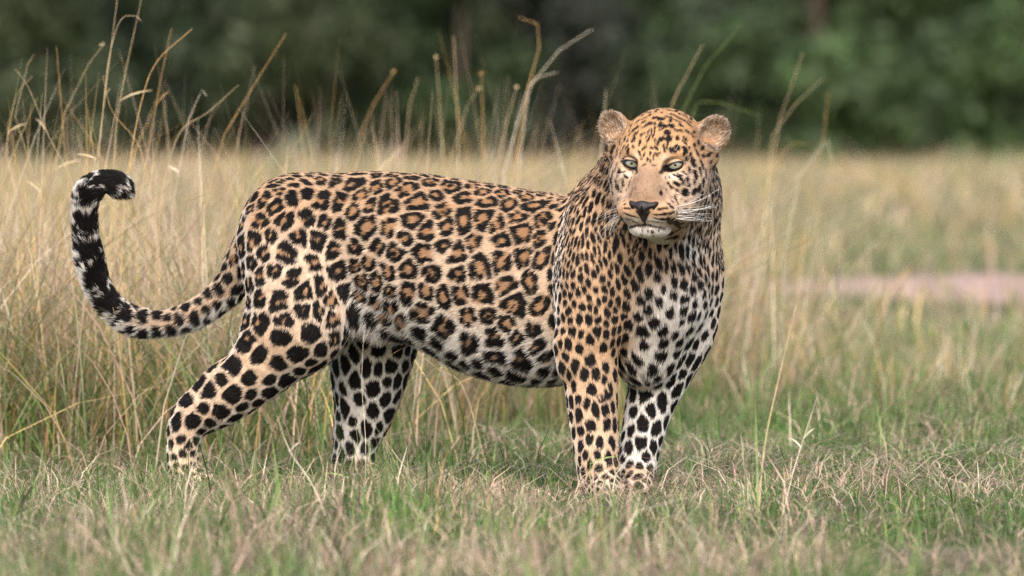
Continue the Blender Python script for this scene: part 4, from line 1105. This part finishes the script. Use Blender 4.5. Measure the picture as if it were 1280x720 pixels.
stalk([(742, 652), (738, 600), (741, 555), (752, 528)], ground_at(742, 652)[1], .0022, 3, 'green blade rising across the near foreleg', 'thin stems in front of the legs', leaf=[(.5, .05, 1)])
stalk([(548, 676), (546, 630), (552, 590), (560, 560)], ground_at(548, 676)[1], .0032, 1, 'golden blurred stem in the foreground turf below the belly', 'thin stems in front of the legs')
stalk([(690, 500), (720, 470), (745, 450)], -.45, .0012, 2, 'thin straw', 'x', root=False) if False else None

# ---- tussocks
def tussock(px, py, nb, spread, hmin, hmax, greenp, label, group, gold=.1):
    g = ground_at(px, py); x = g[0] + np.clip(rng.normal(0, spread, nb), -1.7 * spread, 1.7 * spread); y = g[1] + np.clip(rng.normal(0, spread, nb), -1.7 * spread, 1.7 * spread)
    isg = rng.random(nb) < greenp
    col = np.where(isg[:, None], pick(GREENS, nb), np.where((rng.random(nb) < gold)[:, None], pick(GOLD, nb), pick(STRAWS, nb))) * rng.uniform(.75, 1.2, (nb, 1))
    ang = np.arctan2(y - g[1], x - g[0]) + rng.normal(0, .7, nb)
    me = blade_mesh('grass_tussock', x, y, rng.uniform(hmin, hmax, nb), np.abs(rng.normal(.5, .35, nb)), ang, rng.uniform(.002, .0042, nb), col, 4)
    me.transform(Matrix.Translation(-Vector(g)))
    o = link('grass_tussock', me, grass_mat); o.location = g
    tag(o, label, 'grass tussock', group)
for px, py, nb in ((215, 618, 60), (250, 622, 60), (430, 612, 60), (465, 614, 60)):
    tussock(px, py, nb, .022, .045, .085, .55, 'small grass tuft hiding a paw of the leopard', 'tufts at the paws')
FG = 'tussocks in the foreground turf'; FLb = 'low straw and green tussock in the foreground turf'
for px, py, nb, sp, a, b_, gp in ((590, 672, 150, .05, .06, .15, .35), (640, 690, 150, .06, .06, .14, .55), (480, 690, 130, .06, .05, .13, .5), (330, 680, 120, .06, .05, .12, .45), (150, 690, 140, .07, .05, .13, .4), (700, 690, 90, .04, .04, .07, .6), (60, 650, 110, .05, .05, .12, .45), (240, 655, 110, .04, .04, .10, .3), (560, 650, 110, .035, .05, .12, .4), (650, 655, 110, .04, .05, .11, .5), (400, 655, 100, .035, .04, .11, .35), (800, 700, 120, .05, .03, .07, .6), (880, 665, 80, .035, .03, .05, .6), (30, 700, 130, .05, .05, .12, .5), (700, 705, 140, .05, .05, .12, .5), (940, 700, 120, .05, .04, .09, .6)):
    tussock(px, py, nb, sp, a, b_, gp, FLb, FG)
for px, py in ((945, 520), (1030, 505), (1110, 520), (1190, 500), (1240, 530), (910, 500)):
    tussock(px, py, 120, .07, .10, .26, .45, 'ankle high tussock on the turf beyond the forelegs', 'tussocks beyond the forelegs')
for px, py in ((40, 545), (95, 530), (150, 540), (20, 520), (185, 525)):
    tussock(px, py, 130, .07, .14, .42, .6, 'green and straw tussock standing below the tail', 'tussocks below the tail', .2)

# ---- trees and bushes at the edge of the wood
leaf_mat = attr_mat('tree_leaf', .55, .3, translucent=.25)
bark = plain_mat('bark', (.085, .065, .05), .9, .1, .4, 6)
def tree(name, label, cat, group, x, y, height, rad, base_h, tone, nleaf=4200, blobs=26, lsz=.16):
    e = empty(name, (x, y, 0)); tag(e, label, cat, group)
    # trunk and limbs
    tp = [np.array((x, y, -.1)), np.array((x + random.uniform(-.2, .2), y, height * .35)), np.array((x + random.uniform(-.4, .4), y + random.uniform(-.3, .3), height * .75))]
    c = catmull(np.array(tp), 5); r0 = max(.05, height * .028)
    V, Q = tube(c, np.linspace(r0, r0 * .35, len(c)), 8); V = list(V); Q = list(Q)
    ctr = []; br = []
    for k in range(blobs):
        a = random.uniform(0, 6.283); f = math.sqrt(random.random()); zz = base_h + (height - base_h) * random.random()
        u = (zz - base_h) / (height - base_h); prof_ = math.sqrt(max(.08, 1 - (2 * u - .85) ** 2 * .8))
        ctr.append((x + math.cos(a) * rad * f * prof_, y + math.sin(a) * rad * f * prof_ * .8, zz)); br.append(random.uniform(.16, .34) * rad + .18)
        if k < 9 and cat == 'tree':
            p0 = c[min(len(c) - 1, 3 + k % (len(c) - 3))]; m_ = (p0 + np.array(ctr[-1])) / 2 + np.array((0, 0, .15))
            lc = catmull(np.array([p0, m_, ctr[-1]]), 3); v2, q2 = tube(lc, np.linspace(r0 * .4, r0 * .12, len(lc)), 5)
            o = len(V); V += v2; Q += [tuple(i + o for i in qq) for qq in q2]
    link('trunk', mesh_np('trunk', V, Q), bark, e)
    ctr = np.array(ctr); br = np.array(br)
    k = rng.integers(0, blobs, nleaf); d = rng.normal(size=(nleaf, 3)); d /= np.linalg.norm(d, axis=1, keepdims=True)
    p = ctr[k] + d * (br[k] * rng.uniform(.45, 1.08, nleaf) ** .6)[:, None]; p[:, 2] = np.maximum(p[:, 2], .05)
    a = rng.normal(size=(nleaf, 3)); a /= np.linalg.norm(a, axis=1, keepdims=True); b = np.cross(a, d + .4 * rng.normal(size=(nleaf, 3))); b /= np.linalg.norm(b, axis=1, keepdims=True) + 1e-9
    s = lsz * rng.uniform(.6, 1.3, (nleaf, 1)); a = a * s; b = b * s * .55
    V = np.stack([p - a, p + b, p + a, p - b], 1).reshape(-1, 3); Q = np.arange(nleaf * 4).reshape(-1, 4)
    tones = np.array(tone) * rng.uniform(.75, 1.3, (blobs, 1))
    col = tones[k] * rng.uniform(.7, 1.3, (nleaf, 1))
    me = mesh_np('crown', V, Q, smooth=False); vcol(me, np.repeat(col, 4, 0)); link('crown', me, leaf_mat, e)
def wx(px, Z): return (px - 640) / FPX * Z
DK, MD, LT, OL, GYt = (.030, .044, .020), (.037, .060, .021), (.048, .080, .025), (.044, .058, .024), (.031, .037, .025)  # leaf tones; lit and shaded parts of the wood put into the colour
# front bushes: photo column, distance, height, radius, tone
for px, Z, hh, rr, tn, lb in ((60, 158, 3.6, 1.9, OL, 'olive bush at the wood edge behind the tail stalks'), (215, 163, 4.0, 2.0, DK, 'dark bush at the wood edge right behind the tail'), (395, 160, 4.4, 1.9, OL, 'mid green bush at the wood edge behind the rump'), (560, 162, 4.2, 1.9, MD, 'mid green bush at the wood edge behind the back'),
        (700, 168, 3.4, 1.6, GYt, 'greyish dark bush in the shade at the wood edge behind the shoulders'), (960, 160, 2.6, 1.9, MD, 'rounded green bush at the wood edge beside the head'), (1060, 155, 2.0, 1.5, LT, 'low light green bush at the wood edge beyond the chest'), (1180, 158, 2.3, 1.7, MD, 'green bush at the wood edge past the low light green one'), (1270, 153, 2.6, 1.3, LT, 'bright green bush at the far end of the wood edge'), (880, 166, 3.2, 1.7, DK, 'dark bush at the wood edge behind the ears')):
    tree('bush', lb, 'bush', 'bushes along the wood edge', wx(px, Z), Z - CAM_DIST, hh, rr, .0, tn, 3200, 22, .15)
for px, Z, hh, rr, bh, tn, lb in ((-60, 176, 8, 3.2, .8, DK, 'dark tree behind the olive bush'), (130, 172, 8.5, 3.0, 1.0, OL, 'olive tree between the olive bush and the dark bush behind the tail'), (330, 178, 9, 3.2, .8, DK, 'dark tree standing behind the bush above the rump'), (500, 174, 8, 3.0, .9, OL, 'olive leafy tree rising behind the middle of the back'),
        (690, 182, 9, 3.4, .8, GYt, 'greyish tree in deep shade rising behind the shoulders'), (840, 178, 8.5, 3.0, 1.0, DK, 'dark tree rising straight behind the head'), (1010, 172, 8, 3.0, .7, MD, 'green leafy tree rising beside the far ear'), (1170, 176, 9, 3.2, .9, MD, 'green tree behind the low light green bush'), (1330, 172, 8, 3.0, .7, LT, 'light green tree at the far end of the wood')):
    tree('woodland_tree', lb, 'tree', 'trees of the wood', wx(px, Z), Z - CAM_DIST, hh, rr, bh, tn, 6500, 38, .20)
for px, Z in ((-240, 192), (-120, 195), (60, 190), (230, 194), (420, 190), (590, 193), (770, 190), (930, 194), (1100, 190), (1260, 193), (1420, 190), (1540, 194), (-380, 190), (-520, 194), (-680, 190), (-840, 193), (1680, 190), (1830, 193), (1990, 190), (2150, 194)):
    tree('woodland_tree', 'tall leafy tree in the back row of the dark wood', 'tree', 'back row of the wood', wx(px, Z), Z - CAM_DIST, random.uniform(9, 11), 3.4, .2, DK if px % 3 else OL, 7000, 40, .26)
print('scene done', round(time.time() - T0, 1))
